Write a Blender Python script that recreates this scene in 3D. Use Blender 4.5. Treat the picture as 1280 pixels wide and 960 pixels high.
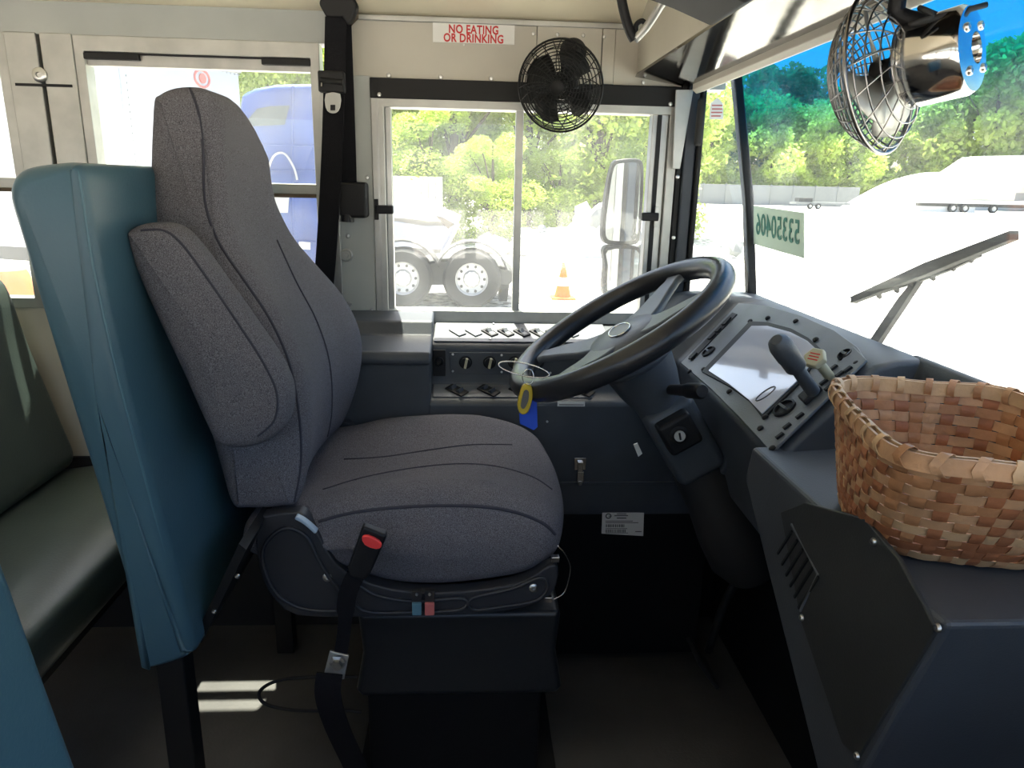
import bpy, bmesh, math, random
from mathutils import Vector, Matrix
from mathutils.bvhtree import BVHTree
R = math.radians
scene = bpy.context.scene
COL = scene.collection
for o in list(bpy.data.objects): bpy.data.objects.remove(o)

# ---------------------------------------------------------------- camera
PITCH, YAW, ROLL, F = R(15.5), R(3.5), R(1.3), 900.0
CAM = Vector((0, 0, 1.2))
fw = Vector((math.sin(YAW)*math.cos(PITCH), math.cos(YAW)*math.cos(PITCH), -math.sin(PITCH)))
rt = fw.cross(Vector((0, 0, 1))).normalized(); up = rt.cross(fw)
rt2 = math.cos(ROLL)*rt + math.sin(ROLL)*up; up2 = math.cos(ROLL)*up - math.sin(ROLL)*rt
cd = bpy.data.cameras.new('camera'); cd.sensor_width = 36; cd.lens = 36*F/1280; cd.clip_start = .02; cd.clip_end = 800
cam = bpy.data.objects.new('camera', cd); COL.objects.link(cam); scene.camera = cam
m3 = Matrix((rt2, up2, -fw)).transposed()
cam.matrix_world = Matrix.Translation(CAM) @ m3.to_4x4()
def ray(px, py): return fw + rt2*((px-640)/F) + up2*((480-py)/F)
def P(px, py, X=None, Y=None, Z=None):
    """where the sight line of a measured point meets a known plane of the bus (metres)"""
    d = ray(px, py)
    t = (X-CAM.x)/d.x if X is not None else (Y-CAM.y)/d.y if Y is not None else (Z-CAM.z)/d.z
    return CAM + d*t
def PX(pts, **k): return [P(a, b, **k) for a, b in pts]

# ---------------------------------------------------------------- world, sun, exposure
w = bpy.data.worlds.new('sky'); scene.world = w; w.use_nodes = True
nt = w.node_tree; bg = nt.nodes['Background']
sky = nt.nodes.new('ShaderNodeTexSky'); sky.sky_type = 'NISHITA'; sky.sun_disc = False
sky.sun_elevation = R(70); sky.sun_rotation = R(0); sky.air_density = 1.0; sky.dust_density = 4.0; sky.altitude = 100
nt.links.new(sky.outputs[0], bg.inputs[0]); bg.inputs[1].default_value = .50
SUN_DIR = Vector((.06, -.265, -1)).normalized()
sl = bpy.data.lights.new('sun', 'SUN'); sl.energy = 22.0; sl.angle = R(.6); sl.color = (1, .95, .84)
sun = bpy.data.objects.new('sun', sl); COL.objects.link(sun)
sun.rotation_euler = SUN_DIR.to_track_quat('-Z', 'Y').to_euler()
vs = scene.view_settings
vs.view_transform = 'Standard'; vs.look = 'None'; vs.gamma = 1; vs.exposure = 0.25; vs.use_curve_mapping = False

# ---------------------------------------------------------------- materials
def mat(name, col, rough=.6, metal=0, bump=0, bscale=60, var=0, vscale=8, spec=.5, speck=0, sscale=400, col2=None, bdist=.002):
    m = bpy.data.materials.new(name); m.use_nodes = True
    n = m.node_tree.nodes; l = m.node_tree.links; b = n['Principled BSDF']
    b.inputs['Base Color'].default_value = (*col, 1); b.inputs['Roughness'].default_value = rough
    b.inputs['Metallic'].default_value = metal; b.inputs['Specular IOR Level'].default_value = spec
    tc = n.new('ShaderNodeTexCoord')
    cur = None
    if var or speck or col2:
        c0 = n.new('ShaderNodeRGB'); c0.outputs[0].default_value = (*col, 1); cur = c0.outputs[0]
        if var or col2:
            t = n.new('ShaderNodeTexNoise'); t.inputs['Scale'].default_value = vscale; t.inputs['Detail'].default_value = 5
            l.new(tc.outputs['Object'], t.inputs['Vector'])
            r = n.new('ShaderNodeValToRGB'); r.color_ramp.elements[0].position = .35; r.color_ramp.elements[1].position = .68
            c2 = col2 or tuple(c*(1-var) for c in col)
            r.color_ramp.elements[0].color = (*c2, 1); r.color_ramp.elements[1].color = (*col, 1)
            l.new(t.outputs['Fac'], r.inputs[0]); cur = r.outputs[0]
        if speck:
            t = n.new('ShaderNodeTexNoise'); t.inputs['Scale'].default_value = sscale; t.inputs['Detail'].default_value = 2
            l.new(tc.outputs['Object'], t.inputs['Vector'])
            mr = n.new('ShaderNodeMapRange'); mr.inputs[1].default_value = .35; mr.inputs[2].default_value = .65
            mr.inputs[3].default_value = 1-speck; mr.inputs[4].default_value = 1+speck
            l.new(t.outputs['Fac'], mr.inputs[0])
            mx = n.new('ShaderNodeVectorMath'); mx.operation = 'SCALE'
            l.new(cur, mx.inputs[0]); l.new(mr.outputs[0], mx.inputs['Scale']); cur = mx.outputs[0]
        l.new(cur, b.inputs['Base Color'])
    if bump:
        t = n.new('ShaderNodeTexNoise'); t.inputs['Scale'].default_value = bscale; t.inputs['Detail'].default_value = 4
        l.new(tc.outputs['Object'], t.inputs['Vector'])
        bn = n.new('ShaderNodeBump'); bn.inputs['Strength'].default_value = bump; bn.inputs['Distance'].default_value = bdist
        l.new(t.outputs['Fac'], bn.inputs['Height']); l.new(bn.outputs[0], b.inputs['Normal'])
    return m
def glass_mat(name, tint=(1, 1, 1), dust_haze=.05, refl=.06, band=None):
    """thin pane: see-through, a little dust and painted haze, a little reflection; band = shade band (z0, z1, colour)"""
    m = bpy.data.materials.new(name); m.use_nodes = True
    n = m.node_tree.nodes; l = m.node_tree.links; n.clear()
    out = n.new('ShaderNodeOutputMaterial'); tr = n.new('ShaderNodeBsdfTransparent'); tr.inputs[0].default_value = (*tint, 1)
    df = n.new('ShaderNodeBsdfTranslucent'); df.inputs[0].default_value = (.9, .92, .9, 1)
    d2 = n.new('ShaderNodeBsdfDiffuse'); d2.inputs[0].default_value = (.8, .8, .78, 1)
    md = n.new('ShaderNodeMixShader'); md.inputs[0].default_value = .5; l.new(df.outputs[0], md.inputs[1]); l.new(d2.outputs[0], md.inputs[2])  # pale film: dust, and also the veil of outdoor glare
    tc = n.new('ShaderNodeTexCoord'); nz = n.new('ShaderNodeTexNoise'); nz.inputs['Scale'].default_value = 5; nz.inputs['Detail'].default_value = 6
    l.new(tc.outputs['Object'], nz.inputs['Vector'])
    mr = n.new('ShaderNodeMapRange'); mr.inputs[1].default_value = .3; mr.inputs[2].default_value = .75; mr.inputs[3].default_value = dust_haze*.4; mr.inputs[4].default_value = dust_haze*1.6
    l.new(nz.outputs['Fac'], mr.inputs[0])
    m1 = n.new('ShaderNodeMixShader'); l.new(mr.outputs[0], m1.inputs[0]); l.new(tr.outputs[0], m1.inputs[1]); l.new(md.outputs[0], m1.inputs[2])
    gl = n.new('ShaderNodeBsdfGlossy'); gl.inputs['Roughness'].default_value = .02
    m2 = n.new('ShaderNodeMixShader'); m2.inputs[0].default_value = refl
    l.new(m1.outputs[0], m2.inputs[1]); l.new(gl.outputs[0], m2.inputs[2]); l.new(m2.outputs[0], out.inputs[0])
    if band:
        sx = n.new('ShaderNodeSeparateXYZ'); l.new(tc.outputs['Object'], sx.inputs[0])
        mb = n.new('ShaderNodeMapRange'); mb.inputs[1].default_value = band[0]; mb.inputs[2].default_value = band[1]
        l.new(sx.outputs['Z'], mb.inputs[0])
        mc = n.new('ShaderNodeMix'); mc.data_type = 'RGBA'; mc.inputs[6].default_value = (*tint, 1); mc.inputs[7].default_value = (*band[2], 1)
        l.new(mb.outputs[0], mc.inputs[0]); l.new(mc.outputs[2], tr.inputs[0])
    return m
M = {}
M['paint'] = mat('cream_paint', (.50, .47, .40), .45, var=.12, vscale=4)
M['paint_grey'] = mat('grey_paint', (.42, .44, .42), .4, var=.15, vscale=5)
M['ceiling'] = mat('ceiling_paint', (.82, .74, .56), .4, var=.06)
M['alum'] = mat('aluminium', (.50, .50, .48), .35, .85, var=.25, vscale=14)
M['alum_light'] = mat('light_aluminium', (.50, .50, .47), .4, .6, var=.2, vscale=14)
M['chrome'] = mat('chrome', (.75, .73, .70), .12, 1)
M['screw'] = mat('screw_steel', (.6, .6, .58), .3, 1)
M['steel'] = mat('polished_steel', (.085, .072, .056), .10, 1, bump=.6, bscale=9, bdist=.001)
M['black'] = mat('black_plastic', (.009, .009, .010), .5, spec=.3, bump=.2, bscale=500)
M['blackmetal'] = mat('black_metal', (.010, .010, .010), .5, spec=.25)
M['rubber'] = mat('black_rubber', (.012, .012, .012), .75)
M['dash'] = mat('dash_plastic', (.060, .070, .083), .48, bump=.35, bscale=420, var=.3, vscale=6, bdist=.001)
M['dash2'] = mat('panel_plastic', (.15, .162, .175), .42, bump=.35, bscale=420, var=.25, vscale=12, bdist=.001)
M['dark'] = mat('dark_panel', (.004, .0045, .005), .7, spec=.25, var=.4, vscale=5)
M['trimplastic'] = mat('seat_trim_plastic', (.022, .024, .029), .5, bump=.2, bscale=500)
M['trim'] = mat('dark_blue_trim', (.02, .027, .038), .45)
M['floor'] = mat('rubber_floor', (.085, .082, .074), .6, bump=.3, bscale=150, var=.45, vscale=4)
M['fabric'] = mat('grey_tweed', (.138, .134, .150), .95, bump=.8, bscale=700, speck=.55, sscale=900, var=.10, vscale=5, spec=.15, bdist=.0015)
M['seam'] = mat('seam_thread', (.04, .04, .055), .9)
M['vinyl'] = mat('blue_vinyl', (.046, .110, .150), .36, bump=.25, bscale=260, var=.12, vscale=3, bdist=.001)
M['vinyl_edge'] = mat('vinyl_seam', (.06, .14, .18), .4)
M['bench'] = mat('green_vinyl', (.055, .075, .065), .38, bump=.2, bscale=220, var=.2, vscale=4)
M['wheelrim'] = mat('black_wheel', (.018, .019, .022), .28, bump=.1, bscale=300)
M['hub'] = mat('hub_plastic', (.085, .095, .11), .4, bump=.2, bscale=400)
M['strap'] = mat('black_webbing', (.008, .008, .010), .85, spec=.15, bump=.5, bscale=600)
M['red'] = mat('red_plastic', (.75, .05, .05), .4)
M['redink'] = mat('red_ink', (.55, .03, .03), .6)
M['greenink'] = mat('green_ink', (.03, .20, .15), .6)
M['decal'] = mat('white_decal', (.72, .71, .68), .5)
M['decal_green'] = mat('pale_green_decal', (.60, .76, .62), .6)
M['greyink'] = mat('grey_ink', (.10, .10, .10), .6)
M['blue'] = mat('blue_tag', (.02, .08, .55), .4)
M['yellow'] = mat('yellow_rubber', (.55, .40, .03), .5)
M['beige'] = mat('beige_knob', (.45, .43, .30), .5)
M['pink'] = mat('red_tab', (.50, .13, .12), .6)
M['bluetab'] = mat('blue_tab', (.08, .19, .25), .6)
M['splintA'] = mat('pale_splint', (.56, .32, .17), .55, bump=.5, bscale=120, var=.3, vscale=30)
M['splintB'] = mat('red_splint', (.40, .15, .065), .55, bump=.5, bscale=120, var=.35, vscale=30)
M['gauge'] = mat('gauge_face', (.12, .13, .15), .3, var=.2)
M['lens'] = mat('gauge_lens_painted_sky', (.58, .59, .66), .10, 0, spec=1.0)  # pale lavender base colour stands in for bright sky reflected in the cover
M['lens'].node_tree.nodes['Principled BSDF'].inputs['Coat Weight'].default_value = 1
M['glass'] = glass_mat('window_glass', (.96, .98, .96), .075, .05)
M['glass_shield'] = glass_mat('windshield_glass', (.95, .98, .96), .045, .04, band=(.33, .43, (.04, .42, .66)))
M['glass_corner'] = glass_mat('corner_glass', (.95, .98, .96), .06, .04)
M['mirror'] = mat('mirror_glass', (.85, .87, .9), .03, 1)
M['gravel'] = mat('pale_gravel', (.60, .57, .52), .95, bump=.8, bscale=9, speck=.75, sscale=5, var=.25, vscale=.5, bdist=.05)
M['leafA'] = mat('yellow_green_leaves', (.66, .80, .17), .6, var=.45, vscale=.9)
M['leafB'] = mat('mid_green_leaves', (.60, .74, .16), .6, var=.45, vscale=.9)
M['leafC'] = mat('dark_green_leaves', (.22, .38, .12), .6, var=.4, vscale=.9)
M['bark'] = mat('bark', (.12, .09, .06), .9)
M['truckblue'] = mat('blue_truck_paint', (.012, .065, .30), .4, var=.3, vscale=1.2)
M['wire'] = mat('fan_wire', (.30, .29, .28), .28, 1)
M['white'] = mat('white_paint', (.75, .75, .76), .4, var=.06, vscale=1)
M['shadedwhite'] = mat('shaded_white_panel', (.36, .40, .46), .4, var=.08, vscale=1)  # white panel with the bluish shade of the trailer end put into its colour
M['fence'] = mat('grey_fence', (.20, .21, .21), .8)
M['tire'] = mat('tire', (.03, .03, .03), .8)
M['rim'] = mat('wheel_rim', (.45, .45, .45), .4, .5)
M['chassis'] = mat('chassis', (.05, .05, .05), .7)
M['orange'] = mat('orange_plastic', (.8, .2, .03), .5)
M['dkglass'] = mat('dark_glass', (.05, .07, .08), .08)
for k in ('leafA', 'leafB', 'leafC'):
    nd = M[k].node_tree; b = nd.nodes['Principled BSDF']
    t = nd.nodes.new('ShaderNodeBsdfTranslucent'); t.inputs[0].default_value = tuple(b.inputs['Base Color'].default_value)
    for lk in b.inputs['Base Color'].links: nd.links.new(lk.from_socket, t.inputs[0])
    mx = nd.nodes.new('ShaderNodeMixShader'); mx.inputs[0].default_value = .5
    nd.links.new(b.outputs[0], mx.inputs[1]); nd.links.new(t.outputs[0], mx.inputs[2])
    nd.links.new(mx.outputs[0], nd.nodes['Material Output'].inputs[0])

# ---------------------------------------------------------------- object helpers
ORG = {}
def thing(name, label, cat, loc, group=None):
    o = bpy.data.objects.new(name, None); o.empty_display_size = .05; COL.objects.link(o); o.location = loc
    ORG[o] = Vector(loc); o['label'] = label; o['category'] = cat
    if group: o['group'] = group
    return o
def tag(o, label, cat, group=None, kind=None):
    o['label'] = label; o['category'] = cat
    if group: o['group'] = group
    if kind: o['kind'] = kind
    return o
def structure(name, loc=(0, 0, 0)):
    o = bpy.data.objects.new(name, None); COL.objects.link(o); o.location = loc; ORG[o] = Vector(loc); o['kind'] = 'structure'
    return o
def obj(name, bm, m, parent=None, smooth=False, label=None, kind=None, bevel=0):
    if parent is not None: org = ORG[parent]
    elif len(bm.verts):
        xs = [v.co for v in bm.verts]
        org = Vector((sum(v.x for v in xs)/len(xs), sum(v.y for v in xs)/len(xs), min(v.z for v in xs)))
    else: org = Vector()
    bmesh.ops.translate(bm, verts=bm.verts, vec=-org)
    me = bpy.data.meshes.new(name)
    bmesh.ops.recalc_face_normals(bm, faces=bm.faces)
    bm.to_mesh(me); bm.free()
    mm = M[m] if isinstance(m, str) else m
    me.materials.append(mm)
    o = bpy.data.objects.new(name, me); COL.objects.link(o)
    if parent is not None: o.parent = parent
    else: o.location = org
    if parent is not None and parent.type == 'MESH': pass
    ORG[o] = org
    if smooth:
        for p in me.polygons: p.use_smooth = True
        if smooth != True:
            md = o.modifiers.new('e', 'EDGE_SPLIT'); md.split_angle = R(smooth)
    if bevel:
        md = o.modifiers.new('b', 'BEVEL'); md.width = bevel; md.segments = 3; md.limit_method = 'ANGLE'; md.angle_limit = R(30)
        for p in me.polygons: p.use_smooth = True
        o.modifiers.new('wn', 'WEIGHTED_NORMAL')
    if label: o['label'] = label
    if kind: o['kind'] = kind
    return o
def NB(): return bmesh.new()
def box(bm, a, b):
    x0, y0, z0 = [min(a[i], b[i]) for i in range(3)]; x1, y1, z1 = [max(a[i], b[i]) for i in range(3)]
    v = [bm.verts.new(c) for c in ((x0,y0,z0),(x1,y0,z0),(x1,y1,z0),(x0,y1,z0),(x0,y0,z1),(x1,y0,z1),(x1,y1,z1),(x0,y1,z1))]
    for f in ((0,3,2,1),(4,5,6,7),(0,1,5,4),(1,2,6,5),(2,3,7,6),(3,0,4,7)): bm.faces.new([v[i] for i in f])
    return bm
def obox(bm, c, sx, sy, sz, rot=None):
    """box of half sizes about c in a rotated frame (3x3 matrix)"""
    rot = rot or Matrix.Identity(3); c = Vector(c)
    v = [bm.verts.new(c + rot @ Vector((i*sx, j*sy, k*sz))) for k in (-1, 1) for i, j in ((-1,-1),(1,-1),(1,1),(-1,1))]
    for f in ((0,3,2,1),(4,5,6,7),(0,1,5,4),(1,2,6,5),(2,3,7,6),(3,0,4,7)): bm.faces.new([v[i] for i in f])
    return bm
def prism(bm, pts, off):
    """polygon (3D points) extruded by vector off"""
    off = Vector(off); a = [bm.verts.new(Vector(p)) for p in pts]; b = [bm.verts.new(Vector(p)+off) for p in pts]; n = len(pts)
    bm.faces.new(a[::-1]); bm.faces.new(b)
    for i in range(n): bm.faces.new((a[i], a[(i+1) % n], b[(i+1) % n], b[i]))
    return bm
def hexa(bm, bot, top):
    a = [bm.verts.new(Vector(p)) for p in bot]; b = [bm.verts.new(Vector(p)) for p in top]; n = len(bot)
    bm.faces.new(a[::-1]); bm.faces.new(b)
    for i in range(n): bm.faces.new((a[i], a[(i+1) % n], b[(i+1) % n], b[i]))
    return bm
def frame_for(d):
    d = Vector(d).normalized(); a = Vector((0, 0, 1)) if abs(d.z) < .9 else Vector((1, 0, 0))
    u = d.cross(a).normalized(); return u, d.cross(u).normalized()
def cyl(bm, p0, p1, r0, r1=None, n=20, cap=True):
    p0 = Vector(p0); p1 = Vector(p1); r1 = r0 if r1 is None else r1; u, v = frame_for(p1-p0)
    A = [bm.verts.new(p0+(u*math.cos(t)+v*math.sin(t))*r0) for t in [2*math.pi*i/n for i in range(n)]]
    B = [bm.verts.new(p1+(u*math.cos(t)+v*math.sin(t))*r1) for t in [2*math.pi*i/n for i in range(n)]]
    for i in range(n): bm.faces.new((A[i], A[(i+1) % n], B[(i+1) % n], B[i]))
    if cap: bm.faces.new(A[::-1]); bm.faces.new(B)
    return bm
def lathe(bm, c, axis, prof, n=28, sq=None):
    """prof: (radius, height) along axis from c"""
    c = Vector(c); ax = Vector(axis).normalized(); u, v = frame_for(ax); rings = []
    for r, h in prof:
        if r < 1e-6: rings.append([bm.verts.new(c+ax*h)]); continue
        rings.append([bm.verts.new(c+ax*h+(u*math.cos(2*math.pi*i/n)+v*math.sin(2*math.pi*i/n))*r) for i in range(n)])
    for a, b in zip(rings, rings[1:]):
        for i in range(n):
            j = (i+1) % n
            if len(a) == 1 and len(b) > 1: bm.faces.new((a[0], b[i], b[j]))
            elif len(b) == 1 and len(a) > 1: bm.faces.new((a[i], a[j], b[0]))
            elif len(a) > 1: bm.faces.new((a[i], a[j], b[j], b[i]))
    return bm
def smooth_path(pts, k=6, closed=False):
    pts = [Vector(p) for p in pts]; n = len(pts); out = []
    rng = range(n if closed else n-1)
    for i in rng:
        if closed: a, b, c, d = pts[(i-1) % n], pts[i], pts[(i+1) % n], pts[(i+2) % n]
        else: a, b, c, d = pts[max(i-1, 0)], pts[i], pts[i+1], pts[min(i+2, n-1)]
        for s in range(k):
            t = s/k
            out.append(.5*((2*b)+(c-a)*t+(2*a-5*b+4*c-d)*t*t+(-a+3*b-3*c+d)*t**3))
    if not closed: out.append(pts[-1])
    return out
def tube(bm, pts, r, n=8, closed=False, cap=True):
    pts = [Vector(p) for p in pts]; N = len(pts); rings = []; u = None
    for i, p in enumerate(pts):
        if closed: d = pts[(i+1) % N]-pts[(i-1) % N]
        else: d = pts[min(i+1, N-1)]-pts[max(i-1, 0)]
        d.normalize()
        if u is None: u, _ = frame_for(d)
        u = (u - d*u.dot(d)).normalized(); v = d.cross(u)
        rr = r[i] if isinstance(r, (list, tuple)) else r
        rings.append([bm.verts.new(p+(u*math.cos(2*math.pi*k/n)+v*math.sin(2*math.pi*k/n))*rr) for k in range(n)])
    for i in range(N if closed else N-1):
        a, b = rings[i], rings[(i+1) % N]
        for k in range(n): bm.faces.new((a[k], a[(k+1) % n], b[(k+1) % n], b[k]))
    if cap and not closed: bm.faces.new(rings[0][::-1]); bm.faces.new(rings[-1])
    return bm
def band(bm, pts, wdirs, w, t, ndirs=None, closed=False):
    """flat strap: path, width direction(s), width, thickness"""
    pts = [Vector(p) for p in pts]; N = len(pts); rings = []
    for i, p in enumerate(pts):
        d = (pts[(i+1) % N]-pts[(i-1) % N]) if closed else (pts[min(i+1, N-1)]-pts[max(i-1, 0)])
        d.normalize(); wd = Vector(wdirs[i] if isinstance(wdirs, list) else wdirs); wd = (wd-d*wd.dot(d)).normalized(); nn = d.cross(wd)
        ww = w[i] if isinstance(w, list) else w
        rings.append([bm.verts.new(p+wd*a*ww/2+nn*b*t/2) for a, b in ((-1,-1),(1,-1),(1,1),(-1,1))])
    for i in range(N if closed else N-1):
        a, b = rings[i], rings[(i+1) % N]
        for k in range(4): bm.faces.new((a[k], a[(k+1) % 4], b[(k+1) % 4], b[k]))
    if not closed: bm.faces.new(rings[0][::-1]); bm.faces.new(rings[-1])
    return bm
def puff(prof, y0, y1, r, bulge=.01, k=6, warp=None, nr=6, mid=6, sm=True, axis='Y'):
    """upholstered pad: closed side outline (world points, only x and z used) between two side planes, rounded edges"""
    pts = smooth_path([Vector((p[0], 0, p[2])) for p in prof], k, True) if sm else [Vector((p[0], 0, p[2])) for p in prof]
    n = len(pts); area = sum(pts[i].x*pts[(i+1) % n].z-pts[(i+1) % n].x*pts[i].z for i in range(n))
    if area < 0: pts.reverse()
    nor = []
    for i in range(n):
        d = (pts[(i+1) % n]-pts[i-1]).normalized(); nor.append(Vector((d.z, 0, -d.x)))
    cen = sum(pts, Vector())/n
    lim = []
    for i in range(n):
        a0 = nor[i-2]; a1 = nor[(i+2) % n]; th = a0.angle(a1, 0)*(1 if a0.cross(a1).y < 0 else -1)
        ds = sum((pts[(i+k+1) % n]-pts[(i+k) % n]).length for k in range(-2, 2))
        lim.append(.8*ds/th if th > .02 else 9)
    lim = [min(lim[(i+k) % n] for k in range(-4, 5)) for i in range(n)]
    lim = [sum(min(r, lim[(i+k) % n]) for k in range(-4, 5))/9 for i in range(n)]
    levels = []
    for j in (.35, .7): levels.append((y0-bulge*(1-j*j), r, j))
    for j in range(nr+1):
        a = j/nr*math.pi/2; levels.append((y0+r*(1-math.sin(a))*0 + r*(1-math.cos(a)) - (0 if j else 0), r*(1-math.sin(a)), 1))
    for j in range(1, mid): levels.append((y0+r+(y1-y0-2*r)*j/mid, 0, 1))
    for j in range(nr, -1, -1):
        a = j/nr*math.pi/2; levels.append((y1-r*(1-math.cos(a)), r*(1-math.sin(a)), 1))
    for j in (.7, .35): levels.append((y1+bulge*(1-j*j), r, j))
    bm = NB(); rings = []
    for y, ins, s in levels:
        ring = []
        for p, q, li in zip(pts, nor, lim):
            c = p-q*ins*min(1, li/r); c = cen+(c-cen)*s; c.y = y
            if warp: c = warp(c)
            ring.append(bm.verts.new(c))
        rings.append(ring)
    for a, b in zip(rings, rings[1:]):
        for i in range(n): bm.faces.new((a[i], a[(i+1) % n], b[(i+1) % n], b[i]))
    for ring, sgn, yy in ((rings[0], 1, y0-bulge), (rings[-1], -1, y1+bulge)):
        c = Vector((cen.x, yy, cen.z)); c = warp(c) if warp else c
        cv = bm.verts.new(c)
        for i in range(n): bm.faces.new((ring[i], ring[(i+1) % n], cv) if sgn < 0 else (ring[(i+1) % n], ring[i], cv))
    return bm
def on_surface(bvh, pix, off=.001):
    out = []
    for px, py in pix:
        d = ray(px, py).normalized(); h = bvh.ray_cast(CAM, d)
        if h[0] is not None: out.append(h[0]-d*off)
    return out
def text(body, size, m, parent, origin, xdir, ydir, name='lettering', bold=.0, width=1.0, align='CENTER', thick=.0006, sy=1.0):
    cu = bpy.data.curves.new('t', 'FONT'); cu.body = body; cu.size = size; cu.align_x = align; cu.align_y = 'CENTER'
    cu.offset = bold; cu.extrude = thick/2; cu.space_character = 1.06; cu.resolution_u = 3
    o = bpy.data.objects.new('t', cu); COL.objects.link(o)
    bpy.context.view_layer.update()
    dg = bpy.context.evaluated_depsgraph_get()
    me = bpy.data.meshes.new_from_object(o.evaluated_get(dg)); bpy.data.objects.remove(o)
    bm = NB(); bm.from_mesh(me); bpy.data.meshes.remove(me)
    xd = Vector(xdir).normalized(); yd = Vector(ydir).normalized(); zd = xd.cross(yd); o0 = Vector(origin)
    for v in bm.verts: c = v.co.copy(); v.co = o0+xd*c.x*width+yd*c.y*sy+zd*c.z
    return obj(name, bm, m, parent)
def screw(parent, c, n, r=.005, m='screw', name='screw'):
    bm = NB(); n = Vector(n).normalized(); lathe(bm, Vector(c)-n*.001, n, [(r, 0), (r, .0015), (r*.75, .0032), (r*.3, .0035), (r*.28, .002), (0, .002)], 12)
    return obj(name, bm, m, parent, smooth=40)
def copy_tree(o, loc=None, **props):
    c = o.copy(); COL.objects.link(c)
    if loc is not None: c.location = loc
    for k, v in props.items(): c[k] = v
    for ch in o.children:
        d = ch.copy(); COL.objects.link(d); d.parent = c
        for g in ch.children:
            e = g.copy(); COL.objects.link(e); e.parent = d
    return c
rnd = random.Random(7)
YW = 1.8

def fring(bm, x0, x1, z0, z1, wl, wr, wb, wt, ya, yb):
    """rectangular frame with one clean ring of faces"""
    o = [(x0, z0), (x1, z0), (x1, z1), (x0, z1)]; i = [(x0+wl, z0+wb), (x1-wr, z0+wb), (x1-wr, z1-wt), (x0+wl, z1-wt)]
    V = [[bm.verts.new((x, y, z)) for x, z in q] for y in (ya, yb) for q in (o, i)]
    fo, fi, bo, bi = V
    for k in range(4):
        j = (k+1) % 4
        for a, b in ((fo, fi), (bi, bo), (bo, fo), (fi, bi)): bm.faces.new((a[k], a[j], b[j], b[k]))
    return bm
# ================================================================ SETTING
bm = NB(); box(bm, (-3.2, -.34, -.06), (.74, YW+.02, 0)); obj('floor', bm, 'floor')['kind'] = 'structure'
# wall below the windows
wall = structure('wall_left', (0, YW, 0))
bm = NB(); box(bm, (-3.2, YW, .50), (-.23, YW+.05, .885)); obj('lower_panel', bm, 'paint', wall)
bm = NB(); box(bm, (-3.2, YW-.01, 0), (-.23, YW+.05, .50)); obj('rubber_cove', bm, 'rubber', wall)
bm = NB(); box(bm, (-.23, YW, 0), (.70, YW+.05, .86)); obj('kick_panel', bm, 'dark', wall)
# header above the windows (cream sheets, each its own panel)
def sheet(x0, x1, z0, z1, m='paint', t=.004, name='header_panel'):
    bm = NB(); box(bm, (x0+.0006, YW-t, z0), (x1-.0006, YW+.05, z1)); return obj(name, bm, m, wall, bevel=.001)
sheet(-3.2, -.30, 1.497, 1.60, 'paint_grey')
sheet(-.30, .149, 1.426, 1.552); sheet(.149, .30, 1.426, 1.552, t=.006); sheet(.30, .33, 1.430, 1.548, t=.009, name='joint_strip'); sheet(.33, .60, 1.426, 1.552)
bm = NB(); box(bm, (-.32, YW-.012, 1.548), (.62, YW+.04, 1.560)); obj('header_strip', bm, 'alum_light', wall, bevel=.002)
for px, py in ((486, 94), (551, 96), (614, 98), (580, 56)): screw(wall, P(px, py, Y=YW-.006), (0, -1, 0), .005 if py > 60 else .0025)
for px, py in ((667, 42), (697, 43), (729, 44), (667, 66), (755, 46), (749, 96), (828, 40), (826, 66), (804, 103), (737, 67)):
    screw(wall, P(px, py, Y=YW-.009), (0, -1, 0), .0042)
# B pillar panel beside the driver window
bm = NB(); box(bm, (-.335, YW-.012, .86), (-.232, YW+.05, 1.432)); obj('pillar_panel', bm, 'paint_grey', wall, bevel=.002)
bm = NB(); box(bm, (-.345, YW-.020, .86), (-.312, YW-.012, 1.432)); obj('pillar_strip', bm, 'alum', wall, bevel=.002)
for px, py in ((435, 295), (437, 380), (459, 222), (464, 388)): screw(wall, P(px, py, Y=YW-.014), (0, -1, 0), .005)
bm = NB(); lathe(bm, P(433, 319, Y=YW-.013), (0, -1, 0), [(.016, 0), (.016, .004), (.013, .006), (.011, .004), (.006, .004), (.005, .008), (0, .008)], 24); obj('pillar_knob', bm, 'alum_light', wall, smooth=40)
# rear mullions
for xa, xb in ((-1.03, -.885), (-2.25, -2.12)):
    bm = NB(); box(bm, (xa, YW-.01, .87), ((xa+xb)/2-.004, YW+.05, 1.50)); obj('mullion_panel', bm, 'alum_light', wall, bevel=.003)
    bm = NB(); box(bm, ((xa+xb)/2+.004, YW-.01, .87), (xb, YW+.05, 1.50)); obj('mullion_panel', bm, 'alum_light', wall, bevel=.003)
    bm = NB(); box(bm, ((xa+xb)/2-.004, YW+.01, .87), ((xa+xb)/2+.004, YW+.05, 1.50)); obj('mullion_joint', bm, 'black', wall)
    bm = NB(); box(bm, (xa+.012, YW-.012, 1.388), (xb-.01, YW-.008, 1.394)); obj('mullion_clip', bm, 'black', wall)
    bm = NB(); lathe(bm, ((xa+xb)/2-.004, YW-.01, 1.412), (0, -1, 0), [(.016, 0), (.016, .005), (.012, .008), (.006, .008), (.005, .004), (0, .004)], 24); obj('mullion_bolt', bm, 'screw', wall, smooth=40)
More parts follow.
